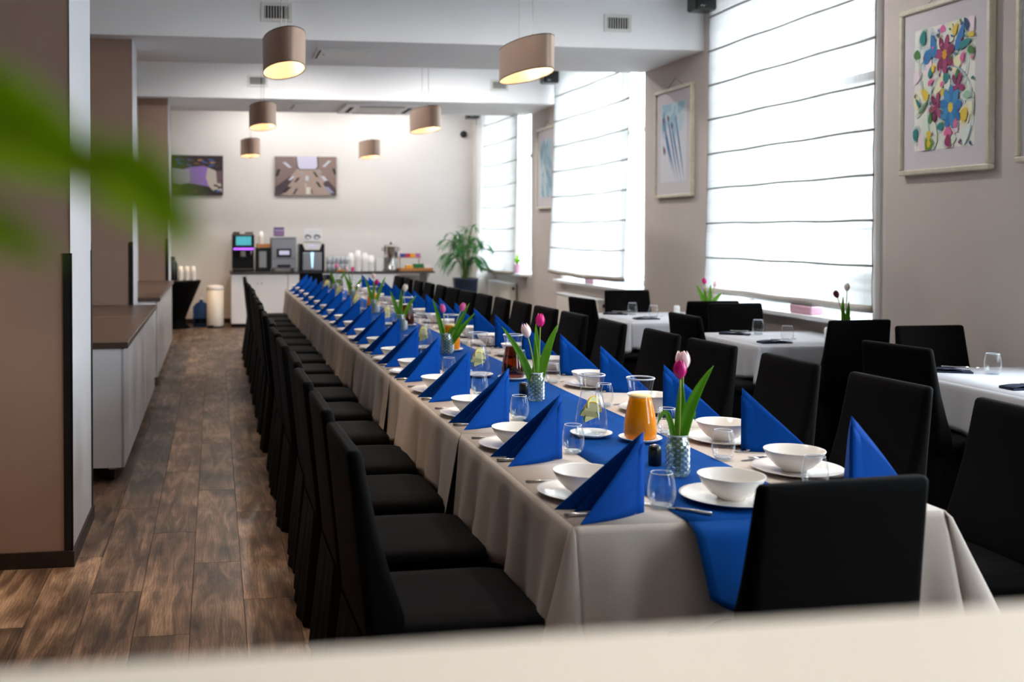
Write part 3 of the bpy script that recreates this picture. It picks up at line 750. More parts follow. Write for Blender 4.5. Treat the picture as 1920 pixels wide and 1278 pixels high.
for (x, y, w_, h_, s, c) in ((.27, .44, .05, .10, -.03, rgb(198, 200, 214)), (.36, .40, .04, .12, -.03, rgb(40, 38, 46)), (.52, .44, .05, .12, 0, rgb(190, 196, 208)), (.66, .54, .035, .14, .03, rgb(40, 44, 46)), (.80, .44, .06, .12, .03, rgb(196, 198, 216)), (.19, .14, .07, .16, -.05, rgb(46, 42, 48)), (.33, .10, .04, .16, -.03, rgb(70, 66, 78)), (.54, .12, .07, .18, 0, rgb(218, 212, 204)), (.71, .28, .04, .14, .03, rgb(44, 40, 44)), (.88, .14, .07, .16, .05, rgb(150, 148, 180)), (.05, .58, .05, .18, -.02, rgb(36, 32, 38)), (.97, .62, .05, .16, .02, rgb(50, 46, 52)), (.20, .78, .06, .14, .05, rgb(190, 192, 206)), (.84, .82, .05, .16, -.05, rgb(196, 198, 210)), (.50, .26, .03, .1, 0, rgb(176, 172, 176)), (.60, .1, .02, .1, .01, rgb(90, 70, 66)), (.44, .56, .03, .08, -.01, rgb(150, 156, 172)), (.73, .62, .03, .08, .02, rgb(160, 164, 180))):
    cs.append(([(x - w_ / 2 + s, y - h_ / 2), (x + w_ / 2 + s, y - h_ / 2), (x + w_ / 2 - s, y + h_ / 2), (x - w_ / 2 - s, y + h_ / 2)], c))
canvas('canvas photo looking up a stone courtyard to a pale sky, above the coffee machines', 1.03, 2.10, 2.195, 2.865, cs, rgb(140, 120, 112))
c2 = []
c2.append(([(0, .68), (.2, .64), (.35, .7), (.62, .74), (.70, .70), (.66, .45), (.72, .22), (.5, .26), (.3, .3), (.15, .26), (0, .28)], rgb(150, 116, 190)))
c2.append(([(0, .68), (.2, .64), (.34, .66), (.34, .3), (.15, .26), (0, .28)], rgb(178, 166, 186)))
c2.append(([(.70, .70), (.85, .62), (.95, .4), (.98, .08), (.80, .12), (.72, .22), (.66, .45)], rgb(196, 186, 176)))
c2.append(([(.86, .6), (.98, .62), (.98, .3), (.88, .3)], rgb(110, 86, 92)))
for k in range(26):
    x = rnd.random(); y = rnd.choice([.10, .16, .22, .76, .82, .9]) + rnd.uniform(-.03, .03)
    petal(c2, x, y, .06, .025, rnd.uniform(-.4, .4), rnd.choice([rgb(120, 84, 70), rgb(160, 120, 96), rgb(70, 60, 60), rgb(90, 66, 58), rgb(36, 32, 40), rgb(60, 90, 150)]))
canvas('dark canvas photo of rooftops around a violet sky, partly behind the far pillar', -0.71, 0.15, 2.19, 2.865, c2, rgb(52, 42, 46))
def sign(name, label, x0, x1, z0, z1, basec, shapes):
    t = thing(name, label, 'sign', ((x0 + x1) / 2, BY, (z0 + z1) / 2))
    W_, H_ = x1 - x0, z1 - z0
    q = MB(); q.bbox(-W_ / 2, W_ / 2, -0.012, -0.001, -H_ / 2, H_ / 2, 0.003); q.build('board', M['white'], t)
    q = MB()
    P = lambda u, v, d: ((u - .5) * W_, -0.0125 - d, (v - .5) * H_)
    q.add([P(.02, .02, 0), P(.98, .02, 0), P(.98, .98, 0), P(.02, .98, 0)], [(0, 1, 2, 3)], False, basec)
    for i, (pts, c) in enumerate(shapes):
        q.poly([P(x, y, .0004 * (i + 1)) for x, y in pts], c)
    q.build('print', M['print'], t)
sign('wall_sign', 'small purple sign above the silver coffee machine', 1.01, 1.20, 1.49, 1.65, rgb(108, 90, 140), [([(.1, .15), (.9, .15), (.9, .42), (.1, .42)], rgb(150, 110, 150)), ([(.1, .55), (.9, .55), (.9, .68), (.1, .68)], rgb(180, 170, 200))])
e2 = []
for cx in (.26, .76):
    petal(e2, cx, .36, .2, .2, 0, rgb(90, 92, 100)); petal(e2, cx, .32, .12, .1, 0, rgb(225, 225, 228)); petal(e2, cx + .05, .45, .08, .06, .5, rgb(50, 50, 56))
sign('notice_board', 'white notice with two dark round symbols above the water dispenser', 1.53, 1.84, 1.40, 1.61, rgb(226, 226, 232), e2)

# ============================================================ CHAIRS
HW = 0.25
def rrect(x0, x1, hw, z, n=6, rad=0.03, wave=0.0, ph=0.0, zf=None):
    pts = []
    rad = min(rad, (x1 - x0) / 2 - 1e-4)
    for cx, cy, a0 in ((x1 - rad, hw - rad, 0), (x0 + rad, hw - rad, PI / 2), (x0 + rad, -hw + rad, PI), (x1 - rad, -hw + rad, 1.5 * PI)):
        for k in range(n + 1):
            a = a0 + PI / 2 * k / n
            pts.append((cx + rad * math.cos(a), cy + rad * math.sin(a), z))
    return pts
def skirt_loop(x0, x1, hw, z, amp, n=72):
    """rounded rectangle walked evenly, with folds"""
    per = []
    rad = 0.035
    segs = [((x1, -hw + rad), (x1, hw - rad), (1, 0)), ((x1 - rad, hw), (x0 + rad, hw), (0, 1)), ((x0, hw - rad), (x0, -hw + rad), (-1, 0)), ((x0 + rad, -hw), (x1 - rad, -hw), (0, -1))]
    out = []
    m = n // 4
    for si, (a, b_, nrm) in enumerate(segs):
        for k in range(m):
            t = k / (m - 1)
            s_ = math.sin(t * PI * 5.0 + si * 1.3) * amp * math.sin(PI * min(1, max(0, t)) ) + amp * .8 * math.cos(t * 2 * PI * 1.0 + si)* .5
            out.append((a[0] + (b_[0] - a[0]) * t + nrm[0] * s_, a[1] + (b_[1] - a[1]) * t + nrm[1] * s_, z))
    return out
def make_chair(label, group):
    t = thing('covered_chair', label, 'chair', (0, 0, 0), 0, group)
    b = MB()
    lv = [(0.44, -0.085, -0.20, HW), (0.52, -0.09, -0.205, HW), (0.62, -0.125, -0.215, HW), (0.74, -0.16, -0.228, HW - .004), (0.86, -0.187, -0.240, HW - .008), (0.94, -0.202, -0.249, HW - .012), (0.970, -0.208, -0.252, HW - .014), (0.979, -0.214, -0.248, HW - .02), (0.982, -0.222, -0.240, HW - .03)]
    b.loft([rrect(bx, fx, hw, z, 5, 0.03) for z, fx, bx, hw in lv], True, True, True)
    b.build('backrest', M['chair'], t)
    s_ = MB()
    s_.loft([rrect(-0.14, 0.325, HW - .004, 0.425, 5, .04), rrect(-0.14, 0.33, HW, 0.455, 5, .04), rrect(-0.14, 0.328, HW - .004, 0.482, 5, .05), rrect(-0.13, 0.30, HW - .03, 0.494, 5, .06), rrect(-0.1, 0.24, HW - .09, 0.498, 5, .06)], True, True, True)
    s_.build('seat', M['chair'], t)
    k = MB()
    k.loft([skirt_loop(-0.205 - f * .05, 0.318 + f * .01, HW - .012 + f * .03, z, f * .014) for z, f in ((0.45, 0), (0.40, .12), (0.30, .35), (0.18, .62), (0.08, .85), (0.004, 1.0))], False, False, True)
    k.build('skirt', M['chair'], t)
    return t
proto_chair = [None]
def chair(x, y, rz, label, group):
    if proto_chair[0] is None:
        t = make_chair(label, group); t.location = (x, y, 0); t.rotation_euler = (0, 0, rz); proto_chair[0] = t
        return t
    return dup(proto_chair[0], (x, y, 0), rz, label, group)
rj = random.Random(11)
LCH = [3.08 + 0.665 * k for k in range(17)]
for k, y in enumerate(LCH):
    chair(0.605 + rj.uniform(-.012, .012), y + rj.uniform(-.015, .015), rj.uniform(-.03, .03), 'black covered chair, %s from the near end on the aisle side of the long table' % ORD[k], 'chairs along the aisle side')
RCH = [3.22, 3.91, 4.63, 5.36, 5.98, 6.72, 7.4, 8.0, 8.6, 9.15, 9.71, 10.27, 10.83, 11.39, 11.95, 12.51, 13.07, 13.65]
for k, y in enumerate(RCH):
    x = 2.77 - 0.032 * (y - 3.2) - 0.25
    chair(x, y, PI + rj.uniform(-.04, .07), 'black covered chair, %s from the near end on the window side of the long table' % ORD[k], 'chairs along the window side')
chair(1.492, 2.575, PI / 2 + 0.085, 'black covered chair at the near head of the long table, its back to the camera', 'chairs at the table heads')
chair(1.45, 14.92, -PI / 2, 'black covered chair at the far head of the long table', 'chairs at the table heads')
SG = 'chairs at the small window tables'
chair(3.595, 7.18, 0.02, 'black covered chair on the aisle side of the middle small table', SG)
chair(3.82, 5.15, 0.16, 'black covered chair on the aisle side of the nearest small table', SG)
chair(3.49, 9.08, 0.14, 'black covered chair on the aisle side of the farthest small table', SG)
chair(4.15, 9.95, -PI / 2, 'black covered chair beyond the farthest small table, facing the camera', SG)
chair(4.24, 8.72, PI / 2, 'black covered chair before the farthest small table, its back to the camera', SG)
chair(4.29, 7.98, -PI / 2 - .02, 'black covered chair beyond the middle small table, facing the camera', SG)
chair(4.31, 6.77, PI / 2 + .06, 'black covered chair before the middle small table, its back to the camera', SG)
chair(4.51, 5.86, -PI / 2, 'black covered chair beyond the nearest small table, facing the camera', SG)

# ============================================================ LONG TABLE
TX0, TX1 = 0.985, 2.12
SEAMS = [2.79, 4.13, 5.82, 7.36, 8.91, 10.48, 11.88, 13.27, 14.72]
for k in range(8):
    y0, y1 = SEAMS[k], SEAMS[k + 1]
    t = thing('banquet_table', 'banquet table under a greige cloth, %s from the near end of the long row' % ORD[k], 'table', ((TX0 + TX1) / 2, (y0 + y1) / 2, 0), 0, 'tables pushed into one long row')
    hx, hy = (TX1 - TX0) / 2 - .02, (y1 - y0) / 2 - .01
    q = MB(); q.box(-hx, hx, -hy, hy, TZ - .035, TZ - .006); q.build('tabletop', M['darkwood'], t)
    for sx in (-1, 1):
        for sy in (-1, 1):
            l_ = MB(); l_.box(sx * (hx - .28) - .02, sx * (hx - .28) + .02, sy * (hy - .1) - .02, sy * (hy - .1) + .02, 0, TZ - .035); l_.build('leg', M['dark'], t)
def drop_strip(b, fn_top, nrm, n, drop, amp, nv=8, seed=0, ends=0.0, cyc=1.0):
    """hanging side of a cloth: fn_top(u)->(x,y,z) along the edge, nrm outward"""
    rr = random.Random(seed)
    ph = [rr.uniform(0, 6.28) for _ in range(3)]; fq = [cyc * rr.uniform(2.2, 3.2), cyc * rr.uniform(5, 7), cyc * rr.uniform(9, 12)]
    dr = [rr.uniform(0, 6.28), rr.uniform(.8, 1.3)]
    def P(u, v):
        x, y, z = fn_top(u)
        wv = math.sin(u * fq[0] * 2 * PI / 1.6 + ph[0]) * .35 + math.sin(u * fq[1] * 2 * PI / 1.6 + ph[1]) * .4 + math.sin(u * fq[2] * 2 * PI / 1.6 + ph[2]) * .35
        d = drop * (1 + .05 * math.sin(u * 4 * PI * dr[1] + dr[0]) + ends * (2 * abs(u - .5)) ** 3)
        out = 0.010 + amp * (wv + .95) * v ** 1.1
        if v == 0: out = 0
        elif v < 0.1: out = 0.010
        zz = z - d * v - (0.004 if v > 0 else 0)
        return (x + nrm[0] * out, y + nrm[1] * out, zz)
    vs = []
    vv = [0, .05, .15, .3, .45, .6, .75, .88, 1.0]
    for i in range(n + 1):
        for v in vv: vs.append(P(i / n, v))
    m = len(vv)
    fs = [(i * m + j, (i + 1) * m + j, (i + 1) * m + j + 1, i * m + j + 1) for i in range(n) for j in range(m - 1)]
    b.add(vs, fs, True)
for k in range(8):
    y0, y1 = SEAMS[k] + (0.004 if k else 0), SEAMS[k + 1] - 0.004
    b = MB()
    z = TZ - 0.0005 * (k % 2)
    b.grid(lambda u, v: (TX0 + (TX1 - TX0) * u, y0 + (y1 - y0) * v, z + 0.0008 * math.sin(u * 5 + v * 7)), 6, 8)
    drop_strip(b, lambda u: (TX0, y0 + (y1 - y0) * u, z), (-1, 0), 80, 0.325, 0.034, seed=k * 3 + 1, ends=.06)
    drop_strip(b, lambda u: (TX1, y1 - (y1 - y0) * u, z), (1, 0), 40, 0.325 if k < 2 else 0.245, 0.022, seed=k * 3 + 2, ends=.06 if k < 2 else 0)
    if k == 0:
        drop_strip(b, lambda u: (TX1 - (TX1 - TX0) * u, y0, z), (0, -1), 64, 0.36, 0.085, seed=77, ends=.05, cyc=.85)
        # draped corners
        for cx, sx in ((TX0, -1), (TX1, 1)):
            n_ = 8
            vs = []
            vv = [0, .05, .15, .3, .45, .6, .75, .88, 1.0]
            for i in range(n_ + 1):
                a = PI / 2 * i / n_
                for v in vv:
                    o_ = (0.012 + .03 * v + (.05 if sx < 0 else .11) * v * math.sin(2 * a) + .05 * v) if v > 0 else 0
                    vs.append((cx + sx * math.cos(a) * o_, y0 - math.sin(a) * o_, z - (.335 + .05 * math.sin(2 * a)) * v))
            m = len(vv)
            fs = [(i * m + j, (i + 1) * m + j, (i + 1) * m + j + 1, i * m + j + 1) for i in range(n_) for j in range(m - 1)]
            b.add(vs, fs, True)
    o = b.build('tablecloth', M['cloth'], solid=0.0016)
    tag(o, 'greige linen tablecloth over the %s table from the near end' % ORD[k], 'tablecloth', 'tablecloths on the long table')
# runner
b = MB()
RX0, RX1 = 1.315, 1.775
b.grid(lambda u, v: (RX0 + (RX1 - RX0) * u, 2.772 + (14.6 - 2.772) * v, TZ + .0035 + .0012 * math.sin(u * 6 + v * 90) * math.sin(v * 41)), 6, 120)
def rdrop(u, v):
    hem = 0.215 - 0.055 * abs(2 * u - 1.0) ** 3.0
    return (RX0 + (RX1 - RX0) * u + .02 * v * (u - .5), 2.772 - 0.035 - .12 * v - .016 * math.sin(u * 9) * v if v > 0 else 2.772, TZ + .0035 - hem * v - (.004 if v > 0 else 0))
b.grid(rdrop, 16, 10)
tag(b.build('table_runner', M['runner'], solid=0.0014), 'long blue runner down the middle of the long table, hanging over its near end', 'table runner')

# ------------------------------------------------------------ tableware prototypes
TT = TZ + 0.0015
class Proto:
    def __init__(s, make): s.make = make; s.p = None
    def __call__(s, loc, rz, label, group, scale=None):
        if s.p is None:
            s.p = s.make(label, group); s.p.location = loc; s.p.rotation_euler = (0, 0, rz)
            if scale: s.p.scale = (scale,) * 3 if not isinstance(scale, tuple) else scale
            return s.p
        return dup(s.p, loc, rz, label, group, scale or (1, 1, 1))
def mk_plate(label, group):
    b = MB()
    b.lathe([(.0, .006), (.06, .006), (.095, .007), (.105, .010), (.142, .017), (.150, .020), (.151, .0185), (.142, .0145), (.10, .004), (.09, .0), (.0, .0)], 48)
    return tag(b.build('dinner_plate', M['china']), label, 'plate', group)
def mk_bowl(label, group):
    b = MB()
    b.lathe([(.0, .010), (.03, .011), (.055, .022), (.080, .045), (.0975, .071), (.100, .0725), (.1005, .071), (.085, .042), (.060, .016), (.042, .006), (.040, .0), (.0, .0)], 48)
    return tag(b.build('soup_bowl', M['china']), label, 'bowl', group)
def mk_saucer(label, group):
    b = MB()
    b.lathe([(.0, .005), (.05, .005), (.066, .010), (.083, .018), (.084, .016), (.066, .006), (.05, .0), (.0, .0)], 40)
    return tag(b.build('saucer', M['china']), label, 'saucer', group)
def mk_napkin(label, group):
    """stands on two wings that share an upright spine; faces +x: wings open towards -x"""
    h = .236
    t = thing('folded_napkin', label, 'napkin', (0, 0, 0), 0, group)
    def wing(foot, curve, inner=0.0, hs=1.0, off=0.0):
        b = MB()
        fx, fy = foot
        n = 10
        nx, ny = -fy, fx
        ln = math.hypot(nx, ny); nx /= ln; ny /= ln
        def P(u, v):   # u along base from spine to foot, v height fraction under the sloping edge
            top = h * hs * (1 - u)
            cv = curve * math.sin(PI * u) * (1 - v * .6)
            return (fx * u + nx * (cv + off), fy * u + ny * (cv + off), max(0.0, top * v))
        b.grid(P, n, 6)
        return b
    wing((-.225, -.112), .016).build('outer_wing', M['napkin'], t, solid=.0022)
    wing((-.25, .055), -.014).build('outer_wing', M['napkin'], t, solid=.0022)
    wing((-.19, -.055), .02, hs=.88, off=.004).build('inner_fold', M['napkin'], t, solid=.002)
    wing((-.20, .02), -.016, hs=.88, off=-.004).build('inner_fold', M['napkin'], t, solid=.002)
    # rolled base tuck
    b = MB(); b.tube([(-.03, -.004, .006), (-.10, -.012, .006), (-.17, -.026, .006)], [.003, .005, .006], 6); b.build('tuck', M['napkin'], t)
    return t
def mk_glass(label, group):
    t = thing('tumbler', label, 'glass', (0, 0, 0), 0, group)
    b = MB()
    b.lathe([(.0, .0), (.028, .002), (.034, .012), (.0405, .034), (.0410, .050), (.0375, .080), (.031, .1045)], 32)
    b.lathe([(.0, .013), (.024, .014), (.033, .022), (.0385, .036), (.0388, .050)], 32)
    b.build('glass_body', M['glass'], t)
    r = MB(); r.lathe([(.0300, .104), (.0310, .1055), (.0322, .104), (.0310, .1025), (.0300, .104)], 32); r.build('rim', M['glassglint'], t)
    w_ = MB(); w_.lathe([(.0, .002), (.027, .003), (.030, .010), (.022, .0122), (.0, .0118)], 24); w_.build('thick_base', M['glassbase'], t)
    return t
M['carafeglass'] = glass_mat('carafe_glass', (0.97, 0.98, 1, 1), 1.1, 0.02, 0.2, ecol=(.8, .87, .95, 1))
M['glassglint'] = glass_mat('glass_painted_glint', (0.9, 0.93, 0.96, 1), 3.0, 0.05, 0.7, body=0.4, ecol=(.86, .9, .98, 1))  # milky white-blue mixed in stands for window reflections on the glass
M['glassbase'] = glass_mat('glass_base', (0.85, 0.89, 0.92, 1), 2.6, 0.08, 0.5, body=0.15, ecol=(.7, .76, .82, 1))
def blade_outline(b, pts, z0=0.0, th=.0022):
    n = len(pts)
    vs = [(x, y, z0 + z) for x, y, z in pts] + [(x, y, z0 + z + th) for x, y, z in pts]
    fs = [list(range(n))[::-1], [n + i for i in range(n)]] + [(i, (i + 1) % n, n + (i + 1) % n, n + i) for i in range(n)]
    b.add(vs, fs)
def mk_fork(label, group):
    t = thing('fork', label, 'cutlery', (0, 0, 0), 0, group)
    b = MB(); b.tube([(-.10, 0, .003), (-.03, 0, .003), (.02, 0, .006), (.04, 0, .004)], [.0055, .0035, .003, .006], 8); b.build('handle', M['steel'], t)
    h = MB(); blade_outline(h, [(.038, -.009, .003), (.058, -.011, .003), (.058, .011, .003), (.038, .009, .003)]); h.build('fork_head', M['steel'], t)
    for k in range(4):
        q = MB(); yy = -.009 + k * .006; q.tube([(.057, yy, .004), (.075, yy, .003), (.095, yy, .007)], [.0018, .0017, .0010], 5); q.build('tine', M['steel'], t)
    return t
def mk_knife(label, group):
    t = thing('table_knife', label, 'cutlery', (0, 0, 0), 0, group)
    b = MB(); b.tube([(-.11, 0, .005), (-.05, 0, .005), (.0, 0, .004)], [.0065, .0055, .0042], 8); b.build('handle', M['steel'], t)
    h = MB(); blade_outline(h, [(0, -.006, .002), (.07, -.009, .002), (.10, -.006, .002), (.112, .002, .002), (.09, .006, .002), (0, .006, .002)], 0, .0015); h.build('blade', M['steel'], t)
    return t
plate, bowl, saucer, napkin, tumbler, fork, knife = map(Proto, (mk_plate, mk_bowl, mk_saucer, mk_napkin, mk_glass, mk_fork, mk_knife))

LN = [2.90, 3.63, 4.32, 5.01, 5.70, 6.32, 6.96, 7.6, 8.28, 8.93, 9.55, 10.2, 10.85, 11.5, 12.15, 12.8, 13.45, 14.1]
RN = [3.06, 3.67, 4.36, 5.12, 5.75, 6.5, 7.15, 7.76, 8.4, 9.0, 9.6, 10.23, 10.78, 11.35, 12.0, 12.6, 13.25, 13.9]
for k, y in enumerate(LN):
    o_ = ORD[k]; sd = 'aisle'
    py = y + 0.205; px = 1.135
    plate((px, py, TT), 0, 'white plate under a bowl, %s from the near end on the aisle side' % o_, 'plates on the aisle side')
    bowl((px + .0, py + .005, TT + .0065), 0, 'white soup bowl on a plate, %s from the near end on the aisle side' % o_, 'bowls on the aisle side')
    napkin((1.235, y, TT), rj.uniform(-.06, .06), 'blue napkin folded to a standing triangle, %s from the near end on the aisle side' % o_, 'napkins on the aisle side')
    tumbler((1.305, y + 0.075 if k else 2.93, TT + .002), 0, 'clear stemless tumbler at the %s place from the near end on the aisle side' % o_, 'tumblers on the aisle side')
    if k < 10:
        fork((1.10, y + .395, TT), rj.uniform(-.05, .05), 'steel fork beside the %s plate from the near end on the aisle side' % o_, 'forks on the aisle side')
        knife((1.10, y - .02, TT), rj.uniform(-.05, .05), 'steel knife beneath the %s blue napkin from the near end on the aisle side' % o_, 'knives on the aisle side')
for k, y in enumerate(RN):
    o_ = ORD[k]
    py = y + 0.16 if k else 3.30; px = 1.965 if k else 1.955
    plate((px, py, TT), 0, 'white plate under a bowl, %s from the near end on the window side' % o_, 'plates on the window side')
    bowl((px - .01, py, TT + .0065), 0, 'white soup bowl on a plate, %s from the near end on the window side' % o_, 'bowls on the window side')
    napkin((1.94 if k else 1.985, y - .02, TT), (PI if k else PI + .62) + rj.uniform(-.06, .06), 'blue napkin folded to a standing triangle, %s from the near end on the window side' % o_, 'napkins on the window side')
    gx, gy = (1.80, py + .16) if k else (1.80, 3.52)
    tumbler((gx, gy, TT + .002), rj.random() * 6, 'clear stemless tumbler at the %s place from the near end on the window side' % o_, 'tumblers on the window side')
    if k < 10:
        fork((1.99, py - .19 if k else py + .22, TT), PI + rj.uniform(-.05, .05), 'steel fork beside the %s plate from the near end on the window side' % o_, 'forks on the window side')
        knife((1.96, py + .185, TT), PI + rj.uniform(-.05, .05), 'steel knife beside the %s plate from the near end on the window side' % o_, 'knives on the window side')
# head of the table
plate((1.545, 2.975, TT + .003), 0, 'white plate at the near head of the long table, on the blue runner', 'plates at the table heads')
bowl((1.548, 2.975, TT + .0095), 0, 'white soup bowl at the near head of the long table, partly behind the chair', 'bowls at the table heads')
knife((1.335, 2.90, TT + .003), 2.3, 'steel knife lying on the runner at the near head of the long table', 'knives at the table heads')
tumbler((1.88, 3.07, TT + .002), 0, 'clear stemless tumbler before the first window side bowl, by the near head of the table', 'tumblers at the table heads')

# ------------------------------------------------------------ carafes
CPROF = [(.0, .004), (.050, .005), (.0575, .012), (.0605, .030), (.0590, .060), (.0520, .105), (.0430, .143), (.0398, .160), (.0398, .170), (.0445, .202), (.0505, .226)]
def crad(z):
    for (r0, z0), (r1, z1) in zip(CPROF[1:], CPROF[2:]):
        if z0 <= z <= z1: return r0 + (r1 - r0) * (z - z0) / (z1 - z0)
    return CPROF[-1][0]
def mk_carafe(kind):
    def mk(label, group):
        t = thing('carafe', label, 'carafe', (0, 0, 0), 0, group)
        b = MB(); b.lathe(CPROF, 40); b.build('glass_body', M['carafeglass'], t)
        r = MB(); r.lathe([(.0490, .226), (.0507, .2292), (.0525, .226), (.0507, .2230), (.0490, .226)], 40); r.build('rim', M['glassglint'], t)
        lvl = {'water': .160, 'juice': .158, 'tea': .165, 'peach': .150}[kind]
        prof = [(.0, .006)] + [(r_ - .0012, z) for r_, z in CPROF[1:] if z < lvl - .004] + [(crad(lvl) - .0012, lvl)]
        q = MB(); q.lathe(prof + [(.0, lvl)], 40); q.build('liquid', M[{'water': 'water', 'juice': 'juice', 'tea': 'cola', 'peach': 'peach'}[kind]], t)
        if kind in ('juice',):
            q = MB(); q.lathe([(crad(lvl) - .0011, lvl), (crad(lvl) - .0011, lvl + .006), (.0, lvl + .007)], 32); q.build('foam', M['foam'], t)
        return t
    return Proto(mk)
carafe = {k: mk_carafe(k) for k in ('water', 'juice', 'tea', 'peach')}
def mk_slice(lime):
    def mk(label, group):
        t = thing('lime_slice' if lime else 'lemon_slice', label, 'fruit slice', (0, 0, 0), 0, group)
        n = 18; half = True
        b = MB(); pts = [(.034 * math.cos(PI * j / n), 0, .034 * math.sin(PI * j / n)) for j in range(n + 1)]
        vs = [(x, -.0025, z) for x, y, z in pts] + [(x, .0025, z) for x, y, z in pts]; m = n + 1
        b.add(vs, [list(range(m)), [m + j for j in range(m)][::-1], (0, m, 2 * m - 1, m - 1)]); b.build('flesh', M['lemon'], t)
        r = MB(); r.tube([(.0355 * math.cos(PI * j / n), 0, .0355 * math.sin(PI * j / n)) for j in range(n + 1)], .0032, 6); r.build('peel', M['lime' if lime else 'rind'], t)
        return t
    return Proto(mk)
lemon, lime = mk_slice(False), mk_slice(True)
PAIRS = [(1.48, 3.99, 1.635, 3.87, 'juice'), (1.46, 5.72, 1.62, 5.58, 'tea'), (1.42, 7.10, 1.59, 6.98, 'juice'), (1.47, 8.95, 1.63, 8.85, 'tea'), (1.45, 10.75, 1.60, 10.62, 'juice'), (1.45, 12.3, 1.60, 12.2, 'peach'), (1.46, 13.75, 1.6, 13.6, 'tea')]
NAMES = {'juice': 'orange juice', 'tea': 'brown iced tea', 'peach': 'peach coloured juice'}
for k, (x1, y1, x2, y2, kd) in enumerate(PAIRS):
    o_ = ORD[k]
    saucer((x1, y1, TT + .003), 0, 'white saucer under the water carafe of the %s pair from the near end' % o_, 'saucers under carafes')
    saucer((x2, y2, TT + .003), 0, 'white saucer under the %s carafe of the %s pair from the near end' % (NAMES[kd].split()[-1], o_), 'saucers under carafes')
    carafe['water']((x1, y1, TT + .0085), 0.0, 'glass carafe of water with citrus slices, in the %s carafe pair from the near end' % o_, 'water carafes', 1.06)
    carafe[kd]((x2, y2, TT + .0085), 0, 'glass carafe of %s in the %s carafe pair from the near end' % (NAMES[kd], o_), 'juice and tea carafes', 1.06)
    for j, (dx, dz, ry, li, rz_) in enumerate(((-.004, .118, .15, 0, .0), (.004, .140, -.25, 0, .5), (-.008, .092, .1, 1, -.3), (.008, .080, -.3, 1, .25))):
        pr = lime if li else lemon
        o = pr((x1 + dx, y1 - .022 + .012 * j, TT + .0085 + dz - .02), 0, '%s half slice in the water carafe of the %s pair, %s one' % ('green rimmed lime' if li else 'yellow lemon', o_, 'upper' if j in (1, 3) else 'lower'), 'citrus slices in the carafes')
        o.rotation_euler = (0, ry, rz_)

# ------------------------------------------------------------ vases, tulips, shakers
def mk_vase(label, group):
    t = thing('bud_vase', label, 'vase', (0, 0, 0), 0, group)
    b = MB(); n = 20; rows = 14; hv = .132
    loops = []
    for i in range(rows + 1):
        z = hv * i / rows
        r0 = .0375 if i < rows - 3 else .0375 - .0022 * (i - rows + 3)
        if i == 0: r0 = .034
        lp = []
        for j in range(n):
            bump = .0034 if (i + j) % 2 and 0 < i < rows - 3 else 0
            a = 2 * PI * (j) / n
            lp.append(((r0 + bump) * math.cos(a), (r0 + bump) * math.sin(a), z))
        loops.append(lp)
    b.loft(loops, True, False, False)
    b.build('vase_body', M['vase'], t)
    r = MB(); r.lathe([(.028, .132), (.031, .136), (.034, .133), (.031, .130), (.028, .132)], 24); r.build('rim', M['glassglint'], t)
    w_ = MB(); w_.lathe([(0, .008), (.033, .008), (.034, .08), (0, .08)], 20); w_.build('water', M['water'], t)
    return t
vase = Proto(mk_vase)
def curve_pts(p0, p1, p2, n=8):
    p0, p1, p2 = map(Vector, (p0, p1, p2))
    return [p0 * (1 - t) ** 2 + p1 * 2 * t * (1 - t) + p2 * t * t for t in [i / n for i in range(n + 1)]]
def leaf_mesh(pts, width, nrm, fold=.25):
    b = MB(); n = len(pts) - 1
    vs = []
    for i, p in enumerate(pts):
        t = i / n
        wd = 1.2 * width * (math.sin(PI * min(1, .12 + t * .88)) ** .7 if t < 1 else 0.02) * (1 - .25 * t)
        d = (pts[min(i + 1, n)] - pts[max(i - 1, 0)]).normalized()
        s_ = d.cross(nrm)
        s_ = s_.normalized() if s_.length > 1e-4 else Vector((1, 0, 0))
        up = s_.cross(d)
        for q in (-1, -.5, 0, .5, 1):
            vs.append(p + s_ * wd * .5 * q + up * wd * fold * q * q)
    fs = [(i * 5 + j, (i + 1) * 5 + j, (i + 1) * 5 + j + 1, i * 5 + j + 1) for i in range(n) for j in range(4)]
    b.add(vs, fs, True)
    return b
def tulip(label, base, tip, bend, colr, size, leaves, open_=0.0, group=None):
    """base: point in the vase; tip: where the bloom sits (relative to base)"""
    t = thing('tulip', label, 'flower', base, 0, group)
    sp = curve_pts((0, 0, 0), bend, tip, 10)
    b = MB(); b.tube(sp, .0034, 7); b.build('stem', M['stem'], t)
    d = (sp[-1] - sp[-2]).normalized()
    rot = Vector((0, 0, 1)).rotation_difference(d)
    hgt = size; rad = size * .36
    for k in range(6):
        a0 = k * PI / 3 + .3
        inner = k % 2
        pm = MB()
        def P(u, v):
            prof = math.sin(PI * (0.06 + .80 * v) ) ** .75 * (1 - .30 * v ** 2) + open_ * v * v
            rr = rad * prof * (.90 if inner else 1.0) + .001
            wd = .62 * (math.sin(PI * min(1.0, .18 + .80 * v)) ** .55 if v < .99 else .10)
            an = a0 + (u - .5) * 2 * wd
            return tuple(Vector(tip) + rot @ Vector((rr * math.cos(an), rr * math.sin(an), hgt * v * (1.0 if not inner else .97))))
        pm.grid(P, 6, 8)
        pm.build('petal', M[colr], t, solid=.0008)
    for lf in leaves:
        p1, p2, wd = lf
        pts = curve_pts((0, 0, 0.02), p1, p2, 12)
        hd = Vector((p2[0], p2[1], 0))
        nrm = Vector((0, 0, 1)) - hd * .5 if hd.length > .02 else Vector((.3, -1, .2))
        nrm = Vector((-.35, -.9, .35)) if abs(hd.x) >= abs(hd.y) else nrm
        leaf_mesh(pts, wd, nrm).build('leaf', M['leaf'], t, solid=.001)
    return t
VB = [3.31, 4.87, 6.80, 8.42, 10.28, 12.06, 13.5]
